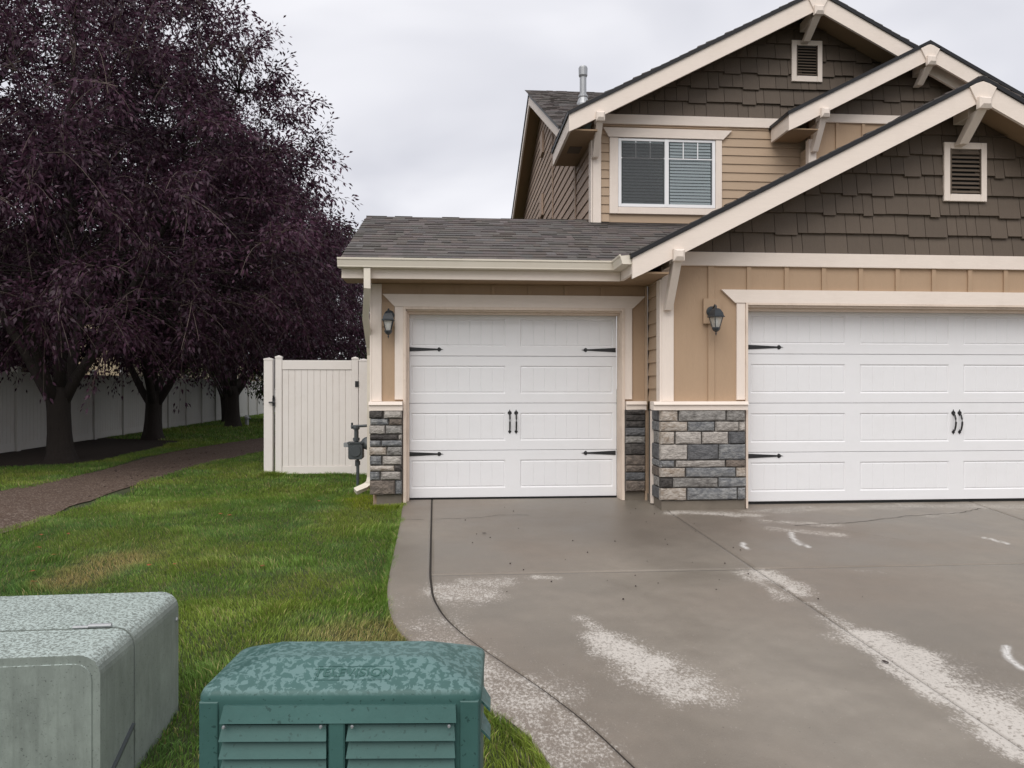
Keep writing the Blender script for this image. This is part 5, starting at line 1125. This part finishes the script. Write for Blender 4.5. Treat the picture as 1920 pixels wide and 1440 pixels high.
# =================================================================== utility boxes
# --- green television pedestal
def wet_sheen_mat(name, base, wet, sc, spots=.0, thr=.5, light=(.30, .40, .38), scratch=False):
    m = bpy.data.materials.new(name); m.use_nodes = True; t = m.node_tree; L = t.links.new; b = t.nodes['Principled BSDF']
    n = noise(t, sc, 3, .55); n.inputs['Distortion'].default_value = .6
    geo = N(t, 'ShaderNodeNewGeometry'); sx_ = N(t, 'ShaderNodeSeparateXYZ'); L(geo.outputs['Normal'], sx_.inputs[0])
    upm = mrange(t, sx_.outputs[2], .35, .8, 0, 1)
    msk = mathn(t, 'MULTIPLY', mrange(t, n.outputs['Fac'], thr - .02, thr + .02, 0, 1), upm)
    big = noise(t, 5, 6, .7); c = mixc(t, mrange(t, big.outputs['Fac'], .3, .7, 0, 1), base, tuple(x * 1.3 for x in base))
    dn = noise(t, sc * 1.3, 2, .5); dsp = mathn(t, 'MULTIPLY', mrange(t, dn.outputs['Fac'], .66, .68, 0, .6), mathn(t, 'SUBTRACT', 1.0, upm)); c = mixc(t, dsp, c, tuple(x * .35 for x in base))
    if scratch:
        s1 = noise(t, 12, 8, .8, (1, 1, .35)); c = mixc(t, mrange(t, s1.outputs['Fac'], .45, .65, 0, .55), c, tuple(min(1, x * 1.7) for x in base)); s2 = noise(t, 30, 3, .6, (1, 1, .05)); c = mixc(t, mrange(t, s2.outputs['Fac'], .55, .7, 0, .3), c, tuple(x * .7 for x in base))
    c = mixc(t, mathn(t, 'MULTIPLY', msk, wet), c, light)  # sky sheen on the wet spots, painted as paler colour on upward faces
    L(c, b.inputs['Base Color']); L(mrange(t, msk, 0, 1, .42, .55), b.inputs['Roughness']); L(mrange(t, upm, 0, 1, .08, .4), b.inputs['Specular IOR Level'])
    bp = N(t, 'ShaderNodeBump'); bp.inputs['Strength'].default_value = .25; bp.inputs['Distance'].default_value = .002; L(n.outputs['Fac'], bp.inputs['Height']); L(bp.outputs[0], b.inputs['Normal']); M[name] = m; return m
wet_sheen_mat('tvgreen', (.042, .098, .090), .62, 75, thr=.51, light=(.15, .245, .24)); wet_sheen_mat('tvgreen_louvre', (.042, .098, .090), .22, 75, thr=.55, light=(.10, .17, .16))
wet_sheen_mat('boxgrey', (.180, .205, .187), .8, 85, thr=.49, light=(.47, .55, .52), scratch=True)
def W(u, v, d):   # pixel at camera depth d -> world
    r_ = ray(u, v); return (r_[0] * d, r_[1] * d, H + r_[2] * d)
tvc = W(636, 1297, 1.50); ang = -TH + .01
tvp = thing('utility_pedestal', (tvc[0], tvc[1] + .13, -.24), 'low green plastic television cable pedestal with louvred front, word TELEVISION on the lid', 'utility box')
ca, sa = math.cos(ang), math.sin(ang); ox, oy = tvc[0], tvc[1]
def tv(x, y, z): return (ox + x * ca - y * sa, oy + x * sa + y * ca, z)
def tvm(m): m.v = [tv(*p) for p in m.v]; return m
hw, dp, zl, ztp = .290, .275, .685, .728
def rr_ring(hx, y0, y1, z, r=.03, n=5):
    P_ = []
    for cx, cy, a0 in ((hx - r, y1 - r, 0), (-hx + r, y1 - r, 90), (-hx + r, y0 + r, 180), (hx - r, y0 + r, 270)):
        for k in range(n + 1): a = math.radians(a0 + 90 * k / n); P_.append((cx + r * math.cos(a), cy + r * math.sin(a), z))
    return P_
m = MB(); m.loft([rr_ring(hw - .012, .0, dp, -.3, .02), rr_ring(hw - .006, .002, dp, zl - .03, .02), rr_ring(hw - .004, .0, dp, zl - .014, .024), rr_ring(hw - .004, .001, dp, zl - .006, .026), rr_ring(hw - .007, .004, dp - .004, zl + .002, .03), rr_ring(hw - .013, .010, dp - .010, zl + .007, .034), rr_ring(hw - .022, .018, dp - .018, zl + .0115, .036), rr_ring(hw - .104, .076, dp - .076, ztp - .0045, .016), rr_ring(hw - .110, .081, dp - .081, ztp - .002, .013), rr_ring(hw - .118, .088, dp - .088, ztp, .010), rr_ring(hw - .126, .096, dp - .096, ztp + .0003, .008)])
tvm(m).build('housing', 'tvgreen', tvp, smooth=True)
# corner pilasters
for sg in (-1, 1):
    m = MB(); xs0, xs1 = sg * (hw - .048), sg * (hw - .010); m.bbox(min(xs0, xs1), max(xs0, xs1), -.0022, .012, -.3, zl - .014, .002); tvm(m).build('corner_post', 'tvgreen_louvre', tvp)
    m = MB()
    for k in range(2): z = zl - .035 - k * .06; m.hexa([(sg * (hw - .01), .05, z), (sg * (hw + .012), .06, z - .028), (sg * (hw + .012), .12, z - .028), (sg * (hw - .01), .14, z), (sg * (hw - .01), .05, z + .006), (sg * (hw + .012), .06, z - .022), (sg * (hw + .012), .12, z - .022), (sg * (hw - .01), .14, z + .006)])
    tvm(m).build('side_louvre', 'tvgreen', tvp)
lx0, lx1 = -.235, .236; lz = zl - .020
m = MB(); m.hexa([(lx0 + .002, -.019, lz - .03), (lx1, -.019, lz - .03), (lx1, -.0, lz - .03), (lx0, -.0, lz - .03), (lx0 + .006, -.006, lz), (lx1 - .002, -.006, lz), (lx1 - .002, .004, lz), (lx0 + .006, .004, lz)]); tvm(m).build('louvre', 'tvgreen_louvre', tvp, label='full width top louvre')
for k in range(1, 12):
    z = lz - .004 - k * .0345
    for a, b_ in ((lx0, -.022), (.017, lx1 - .002)):
        m = MB(); m.hexa([(a, -.019, z - .027), (b_, -.019, z - .027), (b_, -.001, z - .027), (a, -.001, z - .027), (a + .003, -.004, z), (b_ - .003, -.004, z), (b_ - .003, .001, z), (a + .003, .001, z)]); tvm(m).build('louvre', 'tvgreen_louvre', tvp)
m = MB(); m.bbox(-.018, .014, -.016, .0, -.3, lz - .024, .003); tvm(m).build('centre_rib', 'tvgreen_louvre', tvp)
for x in (-.224, -.032, .030, .222): tvm(MB().lathe((x, -.020, lz - .036), [(.0, -.004), (.0022, -.004), (.0036, 0)], 8, 'y')).build('rivet', 'galv', tvp)
# lettering, raised on the lid's front slope
fc = bpy.data.curves.new('lettering', 'FONT'); fc.body = 'TELEVISION'; fc.size = .030; fc.extrude = .0012; fc.align_x = 'CENTER'; fc.align_y = 'CENTER'; fc.space_character = 1.05
fo = bpy.data.objects.new('tmp', fc); C.objects.link(fo); bpy.context.view_layer.update(); me = bpy.data.meshes.new_from_object(fo.evaluated_get(bpy.context.evaluated_depsgraph_get())); bpy.data.objects.remove(fo)
slope = math.atan2(ztp - .0045 - zl - .0115, .058)
Mx = Matrix.Translation(Vector(tv(.02, .047, zl + .0117 + math.tan(slope) * .029))) @ Matrix.Rotation(ang, 4, 'Z') @ Matrix.Rotation(slope, 4, 'X')
me.transform(Mx); me.materials.clear(); M['tvletter'] = pm('television lettering green', (.045, .115, .10), .4, .1); link('lettering', me, 'tvletter', tvp)
m = MB(); fwx, fwz = .062 * 1.25, .019
for (a, b_, c_, d_) in ((-fwx, fwx, -fwz, -fwz + .0012), (-fwx, fwx, fwz - .0012, fwz), (-fwx, -fwx + .0012, -fwz, fwz), (fwx - .0012, fwx, -fwz, fwz)): m.box(a, b_, c_, d_, -.0005, .0008)
m.v = [tuple(Mx @ Vector(p)) for p in m.v]; m.build('lettering_frame', 'tvgreen', tvp)

# --- pale grey-green transformer style box
fr_t = W(188, 1222, 2.66); bk_t = W(336, 1112, 3.50)
ztop = (fr_t[2] + bk_t[2]) / 2; print('box', fr_t, bk_t)
dv = Vector((bk_t[0] - fr_t[0], bk_t[1] - fr_t[1], 0)); dlen = dv.length; dv.normalize(); rt = Vector((dv.y, -dv.x, 0))
O = Vector((fr_t[0], fr_t[1], 0)); WD = 1.25
trb = thing('utility_box', tuple(O + dv * dlen / 2 - rt * WD / 2 + Vector((0, 0, -.24))), 'large pale grey green metal utility box with rounded edges and a hinge seam on top', 'utility box')
def tbp(a, d, z): p = O + rt * a + dv * d; return (p.x, p.y, z)    # a<=0 leftwards, d depth
def brofile(d, ins, zt, zb=-.3, r=.075, n=7):
    P_ = [tbp(-WD + ins, d, zb), tbp(-WD + ins, d, zt - r)]
    for k in range(n + 1): a = math.radians(180 - 90 * k / n); P_.append(tbp(-WD + ins + r + r * math.cos(a), d, zt - r + r * math.sin(a)))
    for k in range(n + 1): a = math.radians(90 - 90 * k / n); P_.append(tbp(-ins - r + r * math.cos(a), d, zt - r + r * math.sin(a)))
    P_ += [tbp(-ins, d, zb)]; return P_
hs_ = dlen * .36
m = MB(); m.loft([brofile(.0, .0, ztop), brofile(hs_, .0, ztop)]); m.build('lid', 'boxgrey', trb, smooth=False, label='front hinged hood')
m = MB(); m.loft([brofile(.012, .012, ztop - .013), brofile(-.001, .018, ztop - .020)]) ; m.v = m.v
frm = MB(); frm.loft([brofile(-.004, .028, ztop - .030, r=.06), brofile(.01, .024, ztop - .026, r=.06)]); frm.build('front_panel', 'boxgrey', trb)
m = MB(); m.loft([brofile(hs_ + .006, -.003, ztop + .003), brofile(dlen - .02, -.003, ztop + .003), brofile(dlen, .02, ztop - .02)]); m.build('rear_shell', 'boxgrey', trb)
m = MB(); m.tube([tbp(-.17, hs_ + .003, ztop + .012), tbp(-.085, hs_ + .003, ztop + .012)], .008, 8); m.tube([tbp(-.23, hs_ + .003, ztop + .008), tbp(-.171, hs_ + .003, ztop + .008)], .006, 8); m.build('hinge', 'galv', trb)
m = MB(); c0 = tbp(.004, dlen - .05, ztop - .12); m.lathe(c0, [(.012, 0), (.008, .006), (0, .007)], 8, 'x'); m.build('bolt', 'galv', trb)
m = MB()
for (d0, z0_, d1, z1_) in ((.34 * dlen, -.02, .02 * dlen, -.13),): m.hexa([tbp(.0, d1, z1_ - .012), tbp(.012, d1, z1_ - .012), tbp(.012, d0, z0_ - .012), tbp(.0, d0, z0_ - .012), tbp(.0, d1, z1_), tbp(.012, d1, z1_), tbp(.012, d0, z0_), tbp(.0, d0, z0_)])
m.build('side_rib', 'meter', trb)
for o in bpy.data.objects:
    if o.name.startswith('tmp'): bpy.data.objects.remove(o)
